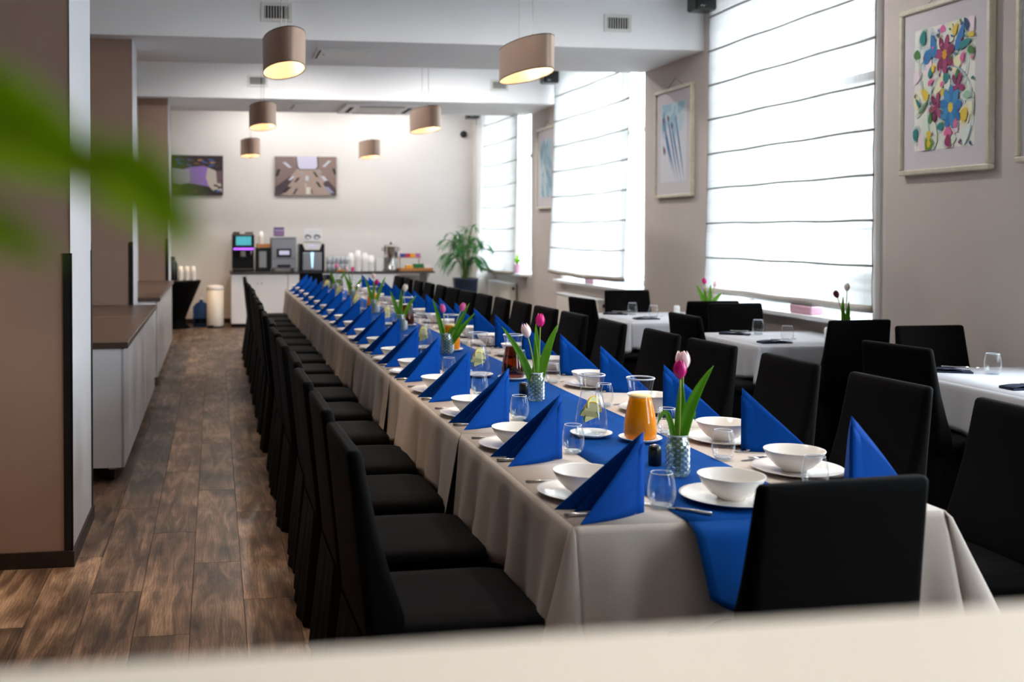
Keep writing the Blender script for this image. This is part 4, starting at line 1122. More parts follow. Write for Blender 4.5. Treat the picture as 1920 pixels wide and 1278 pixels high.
VX = [1.53, 1.53, 1.52, 1.50, 1.56, 1.58, 1.56]
for k, y in enumerate(VB):
    vase((VX[k], y, TT + .0035), rj.random(), 'pressed glass bud vase with tulips, %s from the near end of the long table' % ORD[k], 'bud vases on the long table')
TB = TT + .012
TG = 'tulips on the long table'
def tb(k): return (VX[k], VB[k], TB)
tulip('magenta tulip in the first vase from the near end', (VX[0] - .006, VB[0] - .005, TB), (.002, -.02, .318), (.014, 0, .16), 'magenta', .064, [((.02, .0, .22), (.115, -.03, .36), .036), ((-.025, .0, .29), (-.078, -.02, .165), .018)], 0, TG)
tulip('open white tulip behind the magenta one in the first vase', (VX[0] + .008, VB[0] + .006, TB), (.026, .03, .336), (.018, .01, .17), 'pale', .066, [((.01, .005, .2), (.02, .03, .31), .034), ((.07, .02, .27), (.065, .02, .165), .012)], .28, TG)
tulip('magenta tulip standing tallest in the second vase', (VX[1] + .006, VB[1], TB), (.012, .0, .345), (.008, 0, .18), 'magenta', .066, [((.03, .0, .22), (.10, -.01, .36), .040), ((.0, .02, .2), (.0, .03, .36), .034)], 0, TG)
tulip('pale pink tulip leaning from the second vase', (VX[1] - .008, VB[1] - .004, TB), (-.042, -.02, .30), (.005, 0, .16), 'pale', .068, [((-.03, .0, .18), (-.175, -.03, .355), .034), ((.005, -.01, .17), (-.01, -.02, .30), .030)], .04, TG)
tulip('light pink tulip leaning to the aisle in the third vase', (VX[2] - .006, VB[2], TB), (-.02, -.01, .265), (-.005, 0, .14), 'pink', .060, [((-.03, 0, .2), (-.09, 0, .36), .030), ((.04, -.02, .24), (.07, -.06, .12), .026)], 0, TG)
tulip('pink tulip leaning to the window in the third vase', (VX[2] + .006, VB[2], TB), (.09, .0, .275), (.03, 0, .15), 'pink', .060, [((.06, 0, .16), (.15, 0, .33), .034), ((.08, .01, .14), (.185, .0, .26), .036)], 0, TG)
tulip('white tulip in the fourth vase from the near end', tb(3), (.03, 0, .31), (.0, 0, .17), 'whitep', .066, [((-.03, 0, .2), (-.09, 0, .32), .032), ((.04, 0, .18), (.13, 0, .28), .032), ((.0, .01, .2), (.01, .02, .34), .034)], .08, TG)
tulip('burgundy tulip in the fifth vase from the near end', (VX[4], VB[4], TB), (.02, -.02, .27), (.0, 0, .15), 'magenta', .062, [((-.02, 0, .18), (-.10, 0, .36), .032), ((.05, 0, .2), (.12, 0, .36), .032)], 0, TG)
tulip('pale pink tulip behind the burgundy one in the fifth vase', (VX[4] - .004, VB[4] + .01, TB), (.008, .02, .33), (.0, 0, .16), 'pale', .06, [((.0, .02, .18), (.02, .04, .30), .034)], 0, TG)
tulip('pink tulip in the sixth vase from the near end', (VX[5], VB[5], TB), (.0, -.01, .33), (-.01, 0, .17), 'pink', .064, [((-.03, 0, .18), (-.11, 0, .33), .034), ((.05, 0, .18), (.13, 0, .27), .034)], 0, TG)
tulip('white tulip beside the pink one in the sixth vase', (VX[5] - .006, VB[5] + .008, TB), (-.05, .01, .33), (-.01, 0, .17), 'pale', .06, [((-.01, .02, .18), (-.03, .03, .30), .032)], 0, TG)
tulip('pink tulip in the seventh vase from the near end', tb(6), (.0, 0, .32), (.0, 0, .17), 'pink', .064, [((-.03, 0, .18), (-.10, 0, .31), .036), ((.05, 0, .18), (.12, 0, .29), .036)], 0, TG)
def mk_shaker(m):
    def mk(label, group):
        t = thing('shaker', label, 'shaker', (0, 0, 0), 0, group)
        b = MB(); b.lathe([(.0, .0), (.020, .0), (.0225, .003), (.0225, .055), (.020, .066), (.012, .071), (.0, .072)], 20); b.build('body', M[m], t)
        r = MB(); r.lathe([(.0, .0725), (.008, .0722), (.009, .0705)], 12); r.build('pierced_cap', M['steel'], t)
        return t
    return Proto(mk)
pepper, salt = mk_shaker('black'), mk_shaker('white')
for k in range(6):
    y = VB[k] + .11 if k else 3.46
    pepper((VX[k] - .03 if k else 1.515, y, TT + .004), 0, 'black pepper shaker behind the %s tulip vase from the near end' % ORD[k], 'pepper shakers')
    salt((VX[k] + .055, y + .01, TT + .004), 0, 'white salt shaker behind the %s tulip vase from the near end' % ORD[k], 'salt shakers')

# ============================================================ SMALL WINDOW TABLES
def small_table(word, x0, x1, y0, y1, seed):
    t = thing('small_table', 'square table under a white cloth, the %s of three by the windows' % word, 'table', ((x0 + x1) / 2, (y0 + y1) / 2, 0), 0, 'small window tables')
    hx, hy = (x1 - x0) / 2 - .02, (y1 - y0) / 2 - .02
    q = MB(); q.box(-hx, hx, -hy, hy, TZ - .03, TZ - .006); q.build('tabletop', M['darkwood'], t)
    for sx in (-1, 1):
        for sy in (-1, 1):
            l_ = MB(); l_.box(sx * (hx - .06) - .02, sx * (hx - .06) + .02, sy * (hy - .06) - .02, sy * (hy - .06) + .02, 0, TZ - .03); l_.build('leg', M['dark'], t)
    b = MB()
    b.grid(lambda u, v: (x0 + (x1 - x0) * u, y0 + (y1 - y0) * v, TZ), 4, 4)
    D = .25
    drop_strip(b, lambda u: (x0, y0 + (y1 - y0) * u, TZ), (-1, 0), 36, D, .014, seed=seed)
    drop_strip(b, lambda u: (x1 - (x1 - x0) * u, y0, TZ), (0, -1), 36, D, .014, seed=seed + 1)
    drop_strip(b, lambda u: (x0 + (x1 - x0) * u, y1, TZ), (0, 1), 24, D, .014, seed=seed + 2)
    vv = [0, .05, .15, .3, .45, .6, .75, .88, 1.0]
    for cx, sx, cy, sy in ((x0, -1, y0, -1), (x0, -1, y1, 1)):
        vs = []; n_ = 8; m = len(vv)
        for i in range(n_ + 1):
            a = PI / 2 * i / n_
            for v in vv:
                o_ = (0.012 + .03 * v + .045 * v * math.sin(2 * a)) if v > 0 else 0
                vs.append((cx + sx * math.cos(a) * o_, cy + sy * math.sin(a) * o_, TZ - (D + .02 * math.sin(2 * a)) * v))
        b.add(vs, [(i * m + j, (i + 1) * m + j, (i + 1) * m + j + 1, i * m + j + 1) for i in range(n_) for j in range(m - 1)], True)
    o = b.build('white_tablecloth', M['cloth2'], solid=.0016)
    tag(o, 'white linen cloth draped over the %s small table by the windows' % word, 'tablecloth', 'cloths on the small window tables')
small_table('farthest', 3.68, 4.74, 8.95, 10.02, 200)
small_table('middle', 3.85, 4.82, 6.99, 7.95, 220)
small_table('nearest', 3.94, 4.84, 4.55, 5.68, 240)
def mk_flatnap(label, group):
    t = thing('folded_dark_napkin', label, 'napkin', (0, 0, 0), 0, group)
    b = MB(); b.bbox(-.10, .10, -.045, .045, 0, .008, .002); b.build('lower_fold', M['navy'], t)
    b = MB(); b.grid(lambda u, v: (-.10 + .16 * u, -.044 + .088 * v, .009 + .012 * math.sin(PI * u) * (1 - .4 * v)), 8, 3); b.build('upper_fold', M['navy'], t, solid=.003)
    return t
flatnap = Proto(mk_flatnap)
SGL = 'tumblers on the small window tables'
TS = TZ + .002
for (x, y, tx) in ((4.02, 9.72, 'on the farthest small table, toward its far side'), (4.08, 9.36, 'on the farthest small table, toward its near side'), (4.24, 7.73, 'on the middle small table, toward its far side'), (4.18, 7.20, 'on the middle small table, toward its near side'), (4.40, 5.40, 'on the nearest small table, alone by the napkins')):
    tumbler((x, y, TS), 0, 'clear stemless tumbler ' + tx, SGL, 1.12)
NG = 'dark folded napkins on the small window tables'
for (x, y, rz, tx) in ((3.88, 9.80, -.5, 'farthest small table, by its far chair'), (3.95, 9.22, 0, 'farthest small table, along its near edge'), (4.06, 7.76, -.6, 'middle small table, by its far chair'), (4.04, 7.13, 0, 'middle small table, along its near edge'), (4.22, 5.52, -.5, 'nearest small table, by its far chair'), (4.16, 4.87, 0, 'nearest small table, along its aisle edge')):
    flatnap((x, y, TS), rz, 'dark navy folded napkin on the ' + tx, NG, 1.15)
    fork((x + .07, y, TS + .022), rz, 'steel fork lying on the dark napkin of the ' + tx, 'forks on the small window tables')
salt((4.57, 7.3, TS), 0, 'white salt shaker beside the tulips on the middle small table', 'salt shakers on the small tables', 1.3)
salt((4.45, 9.66, TS), 0, 'white salt shaker on the farthest small table by the wall', 'salt shakers on the small tables', 1.3)
vase((4.65, 9.42, TS), 0, 'pressed glass bud vase with pink tulips on the farthest small table', 'bud vases on small tables')
tulip('pink tulip in the vase on the farthest small table', (4.65, 9.42, TS + .01), (-.03, 0, .30), (0, 0, .15), 'magenta', .06, [((-.05, 0, .18), (-.12, 0, .30), .036), ((.06, 0, .16), (.15, 0, .22), .036)], 0, 'tulips on small tables')
tulip('pale tulip in the vase on the farthest small table', (4.655, 9.425, TS + .01), (.07, .01, .27), (.02, 0, .14), 'pale', .06, [((.02, 0, .16), (.03, .01, .30), .034), ((-.02, 0, .16), (-.04, .01, .26), .034)], 0, 'tulips on small tables')
vase((4.60, 7.13, TS), 0, 'pressed glass bud vase with dark tulips, behind the chair before the middle small table', 'bud vases on small tables')
tulip('burgundy tulip in the vase on the middle small table', (4.60, 7.13, TS + .01), (-.065, 0, .315), (-.01, 0, .18), 'burg', .06, [((-.03, 0, .16), (-.02, .0, .33), .030), ((.04, 0, .24), (.035, 0, .14), .02)], 0, 'tulips on small tables')
tulip('cream tulip in the vase on the middle small table', (4.605, 7.135, TS + .01), (.015, .01, .365), (.0, 0, .18), 'whitep', .058, [((.02, 0, .16), (.03, .01, .29), .030), ((-.0, 0, .16), (-.03, .01, .26), .03)], 0, 'tulips on small tables')

# ============================================================ PENDANT LAMPS
def mk_pendant(label, group):
    t = thing('pendant_lamp', label, 'lamp', (0, 0, 0), 0, group)
    n = 56
    def loop(a, b_, z):
        out = []
        for j in range(n):
            th = 2 * PI * j / n
            c, s_ = math.cos(th), math.sin(th)
            out.append((b_ * math.copysign(abs(c) ** 1.05, c), a * math.copysign(abs(s_) ** .96, s_), z))
        return out
    A, B2, hh = .47, .150, .122
    o = MB(); o.loft([loop(A, B2, -hh), loop(A, B2, hh)], False, False, True); o.build('lamp_shade', M['shade'], t)
    i_ = MB(); i_.loft([loop(A - .004, B2 - .004, hh), loop(A - .004, B2 - .004, -hh)], False, False, True); i_.build('shade_lining', M['shadein'], t)
    for z in (-hh, hh):
        r = MB(); r.loft([loop(A + .001, B2 + .001, z - .003), loop(A + .001, B2 + .001, z + .003), loop(A - .005, B2 - .005, z + .003), loop(A - .005, B2 - .005, z - .003), loop(A + .001, B2 + .001, z - .003)], False, False, False); r.build('rim_ring', M['darkwood'], t)
    dd = MB(); dd.loft([loop(A - .005, B2 - .005, hh - .012), loop(.02, .02, hh - .010)], False, True, False); dd.build('top_diffuser', M['shadein'], t)
    for yy in (-.16, .16):
        c = MB(); c.tube([(0, yy, hh - .01), (0, yy, hh + .05)], .006, 6); c.build('cable_gland', M['steel'], t)
        w_ = MB(); w_.tube([(0, yy, hh + .05), (0, yy * .8, CEIL - 2.90)], .0025, 4); w_.build('cable', M['steel'], t)
        bl = MB(); bl.lathe([(0, -.05), (.02, -.045), (.03, -.02), (.025, .01), (.014, .03), (.014, .06)], 14, cy=yy, cz=.04); bl.build('bulb', M['bulb'], t)
    return t
pendant = Proto(mk_pendant)
PL_ = [(0.517, 7.9, 2.905, 'aisle side, nearest of its row'), (0.557, 12.3, 2.91, 'aisle side, middle of its row'), (0.57, 16.9, 2.90, 'aisle side, farthest, before the back wall'), (2.39, 7.9, 2.905, 'window side, nearest of its row'), (2.485, 12.3, 2.90, 'window side, middle of its row'), (2.49, 16.9, 2.90, 'window side, farthest, before the back wall')]
for x, y, z, tx in PL_:
    pendant((x, y, z), .05, 'oval taupe pendant lamp over the long table, ' + tx, 'oval pendant lamps')
    for s_ in (-1, 1):
        l = bpy.data.lights.new('pendant_bulb_light', 'POINT'); l.energy = 2.6; l.color = (1.0, 0.78, 0.52); l.shadow_soft_size = .03
        lo = bpy.data.objects.new('pendant_bulb_light', l); COL.objects.link(lo); lo.location = (x - s_ * .008, y + s_ * .16, z - .035)

# ============================================================ AISLE COUNTERS
def counter(label, x0, x1, y0, y1, zt, n, legs):
    t = thing('counter_cabinet', label, 'cabinet', (x0, y0, 0))
    W_, L_ = x1 - x0, y1 - y0
    a = MB(); a.box(0, W_ - .02, 0, L_, .09, zt - .04); a.build('carcass', M['cabinet'], t)
    for k in range(n):
        d = MB(); d.bbox(W_ - .02, W_, L_ * k / n + .002, L_ * (k + 1) / n - .002, .09, zt - .045, .003); d.build('front_panel', M['fluted'], t)
    g = MB(); g.bbox(-.01, W_ + .025, -.02, L_, zt - .04, zt, .004); g.build('worktop', M['worktop'], t)
    for sx in (.12, W_ - .08):
        for sy in (.08, L_ - .08):
            c = MB(); c.lathe([(0, -.012), (.03, -.012), (.034, -.006), (.034, .006), (.03, .012), (0, .012)], 14)
            c.v = [(sx + q[2], sy + q[0], .034 + q[1]) for q in c.v]; c.build('caster', M['dark'], t)
            f_ = MB(); f_.box(sx - .02, sx + .02, sy - .02, sy + .02, .066, .09); f_.build('caster_fork', M['steel'], t)
    return t
counter('pale cabinet counter on casters with a dark wood top, nearest along the aisle', -1.12, -.565, 6.78, 8.80, .885, 5, True)
counter('pale cabinet counter with a dark wood top, middle of three along the aisle', -1.12, -.565, 8.83, 10.15, .885, 3, True)
counter('pale cabinet counter with a dark wood top, farthest along the aisle beyond the pillar', -1.12, -.575, 10.9, 14.6, .905, 7, True)

# ============================================================ COFFEE COUNTER AT THE BACK
CY = 17.3
for k, (x0, x1) in enumerate(((.27, 1.19), (1.2, 2.1), (2.11, 3.02))):
    t = thing('base_cabinet', ('white shaker cabinet under the %s' % ('black coffee machine', 'water dispenser and glasses', 'paper cups and steel urn')[k]), 'cabinet', (x0, CY, 0), 0, 'cabinets of the coffee counter')
    W_ = x1 - x0
    a = MB(); a.box(0, W_, .022, .80, .06, .875); a.build('carcass', M['cabinet'], t)
    p_ = MB(); p_.box(.0, W_, .06, .8, 0, .06); p_.build('plinth', M['dark'], t)
    for j in range(2):
        d0, d1 = W_ * j / 2 + .004, W_ * (j + 1) / 2 - .004
        d = MB(); d.box(d0, d1, .008, .022, .065, .87)
        for (a0, a1, z0, z1) in ((d0, d0 + .06, .065, .87), (d1 - .06, d1, .065, .87), (d0 + .06, d1 - .06, .81, .87), (d0 + .06, d1 - .06, .065, .125)):
            d.box(a0, a1, 0, .008, z0, z1)
        d = d.build('door', M['cabinet'], t)
        kx = d1 - .03 if j == 0 else d0 + .03
        kb = MB(); kb.lathe([(0, .022), (.010, .02), (.011, .012), (.005, .008), (.005, 0)], 10); kb.v = [(kx + q[0], -q[2], .72 + q[1]) for q in kb.v]; kb.build('knob', M['steel'], d)
tag(box_obj('worktop', .25, 3.66, CY - .03, BY - .04, .875, .905, M['stonetop'], bevel=.004), 'long dark stone worktop of the coffee counter on the back wall', 'worktop')
t = thing('counter_bracket', 'plain white support panel under the open end of the stone worktop', 'support', (3.55, CY + .1, 0))
q = MB(); q.bbox(0, .04, 0, .7, 0, .875, .003); q.build('panel', M['cabinet'], t)
CZ = .905
# black coffee machine
t = thing('coffee_machine', 'black coffee machine with a glowing cyan screen and purple light bar', 'coffee machine', (.29, CY + .12, CZ))
q = MB(); q.bbox(0, .36, 0, .5, 0, .05, .006); q.build('drip_base', M['black'], t)
q = MB(); q.bbox(0, .36, .22, .5, .05, .63, .008); q.build('rear_body', M['black'], t)
q = MB(); q.bbox(0, .36, 0, .24, .36, .62, .01); q.build('head', M['black'], t)
q = MB(); q.box(.06, .31, -.006, 0, .44, .585); q.build('screen', M['screen'], t)
q = MB(); q.box(.02, .35, -.008, .0, .365, .395); q.build('light_bar', M['purple'], t)
q = MB(); q.bbox(.13, .23, .04, .12, .25, .36, .01); q.build('spout', M['steel'], t)
q = MB(); q.tube([(.31, .02, .36), (.31, .02, .28)], .012, 8); q.build('steam_wand', M['steel'], t)
q = MB(); q.bbox(.02, .13, .25, .48, .63, .66, .006); q.build('hopper_lid', M['black'], t)
q = MB(); q.bbox(.22, .35, .25, .48, .63, .66, .006); q.build('hopper_lid', M['black'], t)
t = thing('milk_cooler', 'low black cooler with a pale glass window beside the black coffee machine', 'fridge', (.68, CY + .14, CZ))
q = MB(); q.bbox(0, .24, 0, .45, 0, .40, .006); q.build('body', M['black'], t)
q = MB(); q.box(.05, .17, -.004, 0, .07, .34); q.build('window', M['silver'], t)
t = thing('wooden_tray', 'small wooden cup tray lying on the black cooler', 'tray', (.70, CY + .18, CZ + .40))
q = MB(); q.bbox(0, .22, 0, .3, 0, .02, .003); q.build('tray_floor', M['wood'], t)
for a in ((0, .22, 0, .015), (0, .22, .285, .3), (0, .015, .015, .285), (.205, .22, .015, .285)):
    q = MB(); q.box(a[0], a[1], a[2], a[3], .02, .06); q.build('tray_side', M['wood'], t)
def mk_cup(label, group):
    b = MB(); b.lathe([(0, .003), (.027, .003), (.038, .095), (.0395, .096), (.0395, .093), (.0285, 0), (0, 0)], 20)
    return tag(b.build('paper_cup', M['cup']), label, 'cup', group)
cup = Proto(mk_cup)
def cup_stack(x, y, z, n, label, group, sc=1.0):
    for k in range(n):
        c = cup((x, y, z + sc * (.0965 + .030 * k)), 0, label.replace('white paper cup', 'white paper cup, %s up' % ORD[k]), group, sc); c.rotation_euler = (PI, 0, 0)
cup_stack(.77, CY + .30, CZ + .42, 6, 'white paper cup in the tall stack on the wooden tray above the cooler', 'cups stacked above the cooler')
# silver coffee machine
t = thing('coffee_machine', 'silver coffee machine with a small dark display', 'coffee machine', (.93, CY + .14, CZ))
q = MB(); q.bbox(0, .42, 0, .5, .05, .56, .012); q.build('body', M['silver'], t)
q = MB(); q.bbox(-.006, .426, -.006, .5, .56, .575, .004); q.build('top_cover', M['silver'], t)
q = MB(); q.box(.09, .33, -.006, 0, .24, .38); q.build('display_bezel', M['black'], t)
q = MB(); q.box(.13, .30, -.009, -.006, .28, .35); q.build('display', M['screen2'], t)
q = MB(); q.bbox(.10, .32, -.05, 0, .08, .12, .01); q.build('drip_tray', M['black'], t)
q = MB(); q.box(.02, .40, -.003, 0, .215, .222); q.build('seam', M['dark'], t)
for sx in (.05, .37):
    for sy in (.05, .45):
        q = MB(); q.lathe([(0, 0), (.022, 0), (.018, .05), (0, .05)], 10, cx=sx, cy=sy); q.build('foot', M['steel'], t)
# water dispenser
t = thing('water_dispenser', 'black and silver water dispenser with a blue lit strip', 'dispenser', (1.40, CY + .14, CZ))
q = MB(); q.bbox(0, .42, .03, .45, 0, .46, .012); q.build('body', M['black'], t)
q = MB(); q.bbox(.05, .37, 0, .03, .02, .32, .008); q.build('front_plate', M['silver'], t)
q = MB(); q.add([(.09, .0, .36), (.33, .0, .36), (.37, .0, .46), (.05, .0, .46), (.09, .04, .36), (.33, .04, .36), (.37, .04, .46), (.05, .04, .46)], [(0, 1, 2, 3), (7, 6, 5, 4), (0, 4, 5, 1), (1, 5, 6, 2), (2, 6, 7, 3), (3, 7, 4, 0)]); q.build('control_panel', M['white'], t)
q = MB(); q.box(.14, .28, -.004, 0, .40, .445); q.build('display', M['screen2'], t)
q = MB(); q.add([(.18, -.003, .32), (.24, -.003, .32), (.222, -.003, .06), (.198, -.003, .06), (.18, 0, .32), (.24, 0, .32), (.222, 0, .06), (.198, 0, .06)], [(3, 2, 1, 0), (0, 1, 5, 4), (1, 2, 6, 5), (2, 3, 7, 6), (3, 0, 4, 7)]); q.build('lit_strip', M['bluelit'], t)
# upturned glasses
def mk_hiball(label, group):
    b = MB(); b.lathe([(0, .002), (.030, .002), (.033, .12), (.035, .12), (.033, 0), (0, 0)], 16)
    return tag(b.build('highball_glass', M['glassglint']), label, 'glass', group)
hib = Proto(mk_hiball)
for i in range(5):
    for j in range(2):
        for l_ in range(2):
            hib((1.89 + i * .074, CY + .16 + j * .08, CZ + .001 + .122 * l_), 0, 'clear highball glass in the %s tier, %s row, %s from the water dispenser' % (('lower', 'upper')[l_], ('front', 'back')[j], ORD[i]), 'highball glasses on the coffee counter')
for k, x in enumerate((2.265, 2.385, 2.505, 2.61)):
    cup_stack(x, CY + .2, CZ, (5, 6, 5, 4)[k], 'white paper cup in the %s stack beside the glasses' % ORD[k], 'paper cups stacked on the coffee counter', 1.42)
t = thing('sugar_dish', 'low wooden dish of sugar sachets before the highball glasses', 'dish', (2.10, CY + .06, CZ))
q = MB(); q.bbox(-.1, .1, -.04, .04, 0, .03, .004); q.build('dish', M['wood'], t)
q = MB(); q.bbox(-.06, -.02, -.02, .02, .03, .07, .004); q.build('sachet', M['white'], t)
t = thing('cup_box', 'pale carton box of cup lids beside the steel urn', 'box', (2.69, CY + .18, CZ))
q = MB(); q.bbox(0, .11, 0, .2, 0, .22, .004); q.build('carton', M['white'], t)
q = MB(); q.box(.005, .105, -.001, .1, .222, .226); q.build('flap', M['cup'], t)
t = thing('hot_water_urn', 'polished steel hot water urn with a black tap on the coffee counter', 'urn', (2.96, CY + .28, CZ))
q = MB(); q.lathe([(0, 0), (.12, 0), (.125, .03), (.118, .04), (.118, .40), (.128, .41), (.125, .425), (.10, .44), (0, .455)], 28); q.build('urn_body', M['steel'], t)
q = MB(); q.lathe([(.012, .455), (.02, .475), (0, .49)], 12); q.build('lid_knob', M['black'], t)
q = MB(); q.tube([(0, -.118, .08), (0, -.16, .08), (0, -.165, .05)], .012, 8); q.build('tap', M['black'], t)
for s_ in (-1, 1):
    q = MB(); q.tube([(s_ * .118, 0, .38), (s_ * .15, 0, .39), (s_ * .15, 0, .35), (s_ * .118, 0, .34)], .008, 6); q.build('handle', M['black'], t)
t = thing('tea_shelf', 'wooden tea stand with an upper ledge at the open end of the coffee counter', 'shelf', (3.10, CY + .02, CZ))
q = MB(); q.bbox(-.02, .54, 0, .3, .0, .05, .004); q.build('lower_tray', M['wood'], t)
q = MB(); q.bbox(.0, .36, .12, .3, .22, .235, .003); q.build('upper_ledge', M['wood'], t)
for sx in (.01, .34):
    q = MB(); q.box(sx, sx + .012, .26, .28, .05, .22); q.build('post', M['wood'], t)
for k, (m_, c_) in enumerate((('tea1', 'blue'), ('tea2', 'red'), ('tea3', 'yellow'), ('tea4', 'violet'))):
    t = thing('tea_box', 'small %s tea box on the upper ledge of the tea stand' % c_, 'box', (3.11 + .086 * k, CY + .16, CZ + .235))
    q = MB(); q.bbox(0, .08, 0, .1, 0, .06, .003); q.build('carton', M[m_], t)
    q = MB(); q.box(.004, .076, -.001, .05, .0602, .0625); q.build('lid', M['white'], t)
for k, (m_, c_, x0, x1, z1) in enumerate((('tea3', 'yellow', .08, .20, .05), ('tea5', 'green', .21, .38, .075), ('white', 'white', .39, .52, .045))):
    t = thing('tea_box', 'low %s tea packet on the lower tray of the tea stand' % c_, 'box', (3.10, CY + .02, CZ + .05))
    q = MB(); q.bbox(x0, x1, .03, .12, 0, z1, .003); q.build('carton', M[m_], t)
    q = MB(); q.box(x0 + .01, x1 - .01, .04, .11, z1, z1 + .004); q.build('lid', M['cup'], t)
# bin
t = thing('pedal_bin', 'tall cream pedal bin between the dark table and the coffee counter', 'bin', (.01, CY + .12, 0))
q = MB(); q.lathe([(0, .02), (.135, .02), (.138, .04), (.138, .62), (0, .62)], 32); q.build('bin_body', M['radiator'], t)
q = MB(); q.lathe([(.141, .625), (.142, .66), (.12, .685), (0, .70)], 32); q.build('lid', M['white'], t)
q = MB(); q.lathe([(.14, 0), (.142, .025), (0, .026)], 32); q.build('base_ring', M['dark'], t)
q = MB(); q.bbox(-.12, -.02, -.19, -.13, .02, .045, .006); q.build('pedal', M['black'], t)
# dark cocktail table with stretch cover
t = thing('cocktail_table', 'round high table in a black stretch cover by the far pillar', 'table', (-.62, CY + .08, 0))
q = MB(); q.lathe([(0, .78), (.40, .78), (.405, .765), (.36, .66), (.24, .38), (.15, .16), (.17, .06), (.24, .0)], 32); q.build('stretch_cover', M['chair'], t)
q = MB(); q.lathe([(0, .783), (.392, .783), (.392, .78)], 32); q.build('tabletop', M['dark'], t)
for k, x in enumerate((-.54, -.44, -.34)):
    cup_stack(x, CY - .02, .784, 5, 'white paper cup in the %s stack on the black cocktail table' % ORD[k], 'paper cups on the cocktail table', 1.05)
t = thing('coffee_flask', 'tall black pump flask on the cocktail table by the far pillar', 'flask', (-.68, CY + .02, .784))
q = MB(); q.lathe([(0, 0), (.085, 0), (.09, .02), (.09, .26), (.07, .31), (.05, .33), (0, .33)], 24); q.build('flask_body', M['black'], t)
q = MB(); q.lathe([(.05, .33), (.055, .38), (0, .39)], 18); q.build('pump_head', M['dark'], t)
q = MB(); q.tube([(0, -.05, .36), (0, -.11, .37), (0, -.12, .33)], .012, 8); q.build('spout', M['black'], t)
t = thing('water_bottle', 'large blue water cooler bottle standing on the floor beside the cocktail table', 'bottle', (-.22, CY + .33, 0))
q = MB(); q.lathe([(0, .005), (.13, .005), (.135, .03), (.135, .10), (.128, .11), (.135, .12), (.135, .20), (.128, .21), (.135, .22), (.135, .32), (.09, .38), (.03, .41), (.03, .45), (0, .452)], 28); q.build('bottle_body', M['bottle'], t)
q = MB(); q.lathe([(.033, .445), (.033, .475), (0, .477)], 14); q.build('cap', M['white'], t)

# palm
t = thing('potted_palm', 'green areca palm in a tall dark blue pot by the far window', 'plant', (4.18, 17.25, 0))
q = MB(); q.lathe([(0, .0), (.15, 0), (.16, .02), (.215, .76), (.225, .79), (.205, .79), (.195, .74), (0, .73)], 32); q.build('plant_pot', M['pot'], t)
q = MB(); q.lathe([(.197, .745), (.1, .755), (0, .76)], 20); q.build('soil', M['soil'], t)
rp = random.Random(5)
for k in range(40):
    az = 2 * PI * k / 40 * 7.1 + rp.uniform(-.2, .2)
    reach = rp.uniform(.22, .56); top = rp.uniform(1.10, 1.60)
    if k < 5: reach *= .35; top = rp.uniform(1.5, 1.68)
    b0 = Vector((rp.uniform(-.06, .06), rp.uniform(-.06, .06), .75))
    end = Vector((math.cos(az) * reach, math.sin(az) * reach * .8, top - rp.uniform(.1, .42) * (reach / .5)))
    mid = Vector((math.cos(az) * reach * .35, math.sin(az) * reach * .3, top + .12))
    pts = curve_pts(b0, mid, end, 16)
    f = MB(); f.tube(pts, [.006 - .004 * i / 16 for i in range(17)], 5); f = f.build('frond', M['palms'], t)
    lf = MB()
    for i in range(5, 17):
        p = pts[i]; d = (pts[min(i + 1, 16)] - pts[i - 1]).normalized()
        side = d.cross(Vector((0, 0, 1)))
        side = side.normalized() if side.length > .05 else Vector((1, 0, 0))
        for s_ in (-1, 1):
            L_ = .17 * math.sin(PI * (i - 3) / 15) + .05
            dr = (side * s_ * .8 + d * .7 + Vector((0, 0, -.22))).normalized()
            pp = [p, p + dr * L_ * .35 + Vector((0, 0, .008)), p + dr * L_ * .7, p + dr * L_ - Vector((0, 0, .03))]
            n2 = dr.cross(Vector((0, 0, 1))).normalized() * .010
            lf.add([pp[0], pp[1] + n2, pp[1] - n2, pp[2] + n2 * .8, pp[2] - n2 * .8, pp[3]], [(0, 1, 2), (1, 3, 4, 2), (3, 5, 4)], True)
    lf.build('leaflets', M['palm'], f)
# small pot on the far sill
t = thing('small_potted_plant', 'little green plant in a pink pot on the far window sill', 'plant', (WX - .04, 16.42, WZ0))
q = MB(); q.lathe([(0, 0), (.055, 0), (.075, .13), (.08, .15), (.07, .15), (0, .14)], 20); q.build('plant_pot', M['pinkpot'], t)
for k in range(7):
    a = k * .9; pts = curve_pts((0, 0, .14), (math.cos(a) * .03, math.sin(a) * .03, .24), (math.cos(a) * .11, math.sin(a) * .11, .20 + .02 * (k % 3) + .08 * (k % 2)), 8)
    leaf_mesh(pts, .035, Vector((0, 0, 1)) if k % 2 else Vector((0, -1, .3))).build('leaf', M['leaf'], t)
for (yy, word) in ((13.0, 'middle'), (8.05, 'nearest')):
    t = thing('sill_tray', 'flat pale pink planter on the %s window sill under the blind' % word, 'planter', (WX - .03, yy, WZ0))
    q = MB(); q.bbox(-.06, .06, -.16, .16, 0, .07, .01); q.build('planter_body', M['pinkpot'], t)
    q = MB(); q.bbox(-.05, .05, -.15, .15, .07, .075, .002); q.build('soil', M['soil'], t)

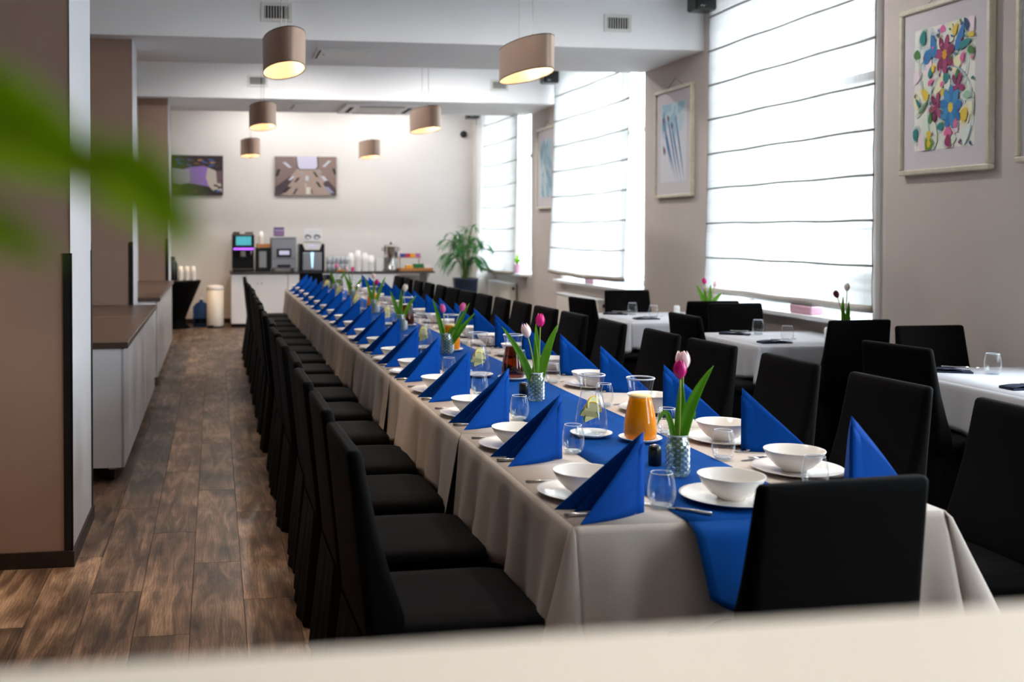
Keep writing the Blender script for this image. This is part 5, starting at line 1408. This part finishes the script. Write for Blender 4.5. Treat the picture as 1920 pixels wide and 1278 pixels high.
# ============================================================ LEDGE AND LEAF CLOSE TO THE CAMERA
o = thing('partition', 'cream half wall with a smooth top across the bottom of the view', 'partition', (0.16, 0.41, 0), .015)
q = MB(); q.box(-2.2, 2.6, -.11, .11, 0, 1.335); q.build('half_wall', M['taupe'], o)
q = MB(); q.bbox(-2.2, 2.6, -.135, .135, 1.335, 1.37, .008); q.build('ledge', M['ledge'], o)
t = thing('ledge_plant', 'leafy green plant close to the camera, its leaves blurred before the pillar', 'plant', (-.34, .42, 1.371))
q = MB(); q.lathe([(0, 0), (.05, 0), (.065, .10), (.068, .11), (.058, .11), (0, .10)], 24); q.build('plant_pot', M['white'], t)
q = MB(); q.lathe([(.058, .10), (0, .104)], 16); q.build('soil', M['soil'], t)
# leaf positions are in world metres, brought into the pot's frame
def LP(*p): return tuple(Vector(p) - Vector((-.34, .42, 1.371)))
def NP(x, z, y0=.46, y=.31):      # a point seen at depth y0, moved nearer along the same sight line
    k_ = y / y0
    return LP(x * k_, y, H + (z - H) * k_)
stem_pts = curve_pts((0, 0, .1), (.10, -.06, .24), NP(-.135, 1.634), 14)
q = MB(); q.tube(stem_pts, [.0025 - .0012 * i / 14 for i in range(15)], 6); q.build('stem', M['bigleaf'], t)
LEAVES = [(NP(-.140, 1.645), NP(-.09, 1.634), NP(-.042, 1.605), .030), (NP(-.056, 1.612), NP(-.030, 1.614), NP(-.008, 1.576), .021), (NP(-.118, 1.596), NP(-.088, 1.588), NP(-.066, 1.574), .012), (NP(-.15, 1.67), NP(-.125, 1.668), NP(-.095, 1.640), .016), (LP(-.22, .47, 1.62), LP(-.27, .45, 1.66), LP(-.32, .43, 1.63), .03)]
q = MB(); q.tube(curve_pts(NP(-.135, 1.634), NP(-.085, 1.630), NP(-.056, 1.612), 8), .0009, 5); q.build('stem', M['bigleaf'], t)
for a, b_, c, wd in LEAVES:
    leaf_mesh(curve_pts(a, b_, c, 12), wd, Vector((0, -1, .25))).build('leaf', M['bigleaf'], t, solid=.0006)
for a in (2, 3, 4):
    p = Vector(LEAVES[a][0]); q = MB(); q.tube([stem_pts[5], (Vector(stem_pts[7]) + p) / 2, p], .0012, 5); q.build('leaf_stalk', M['bigleaf'], t)
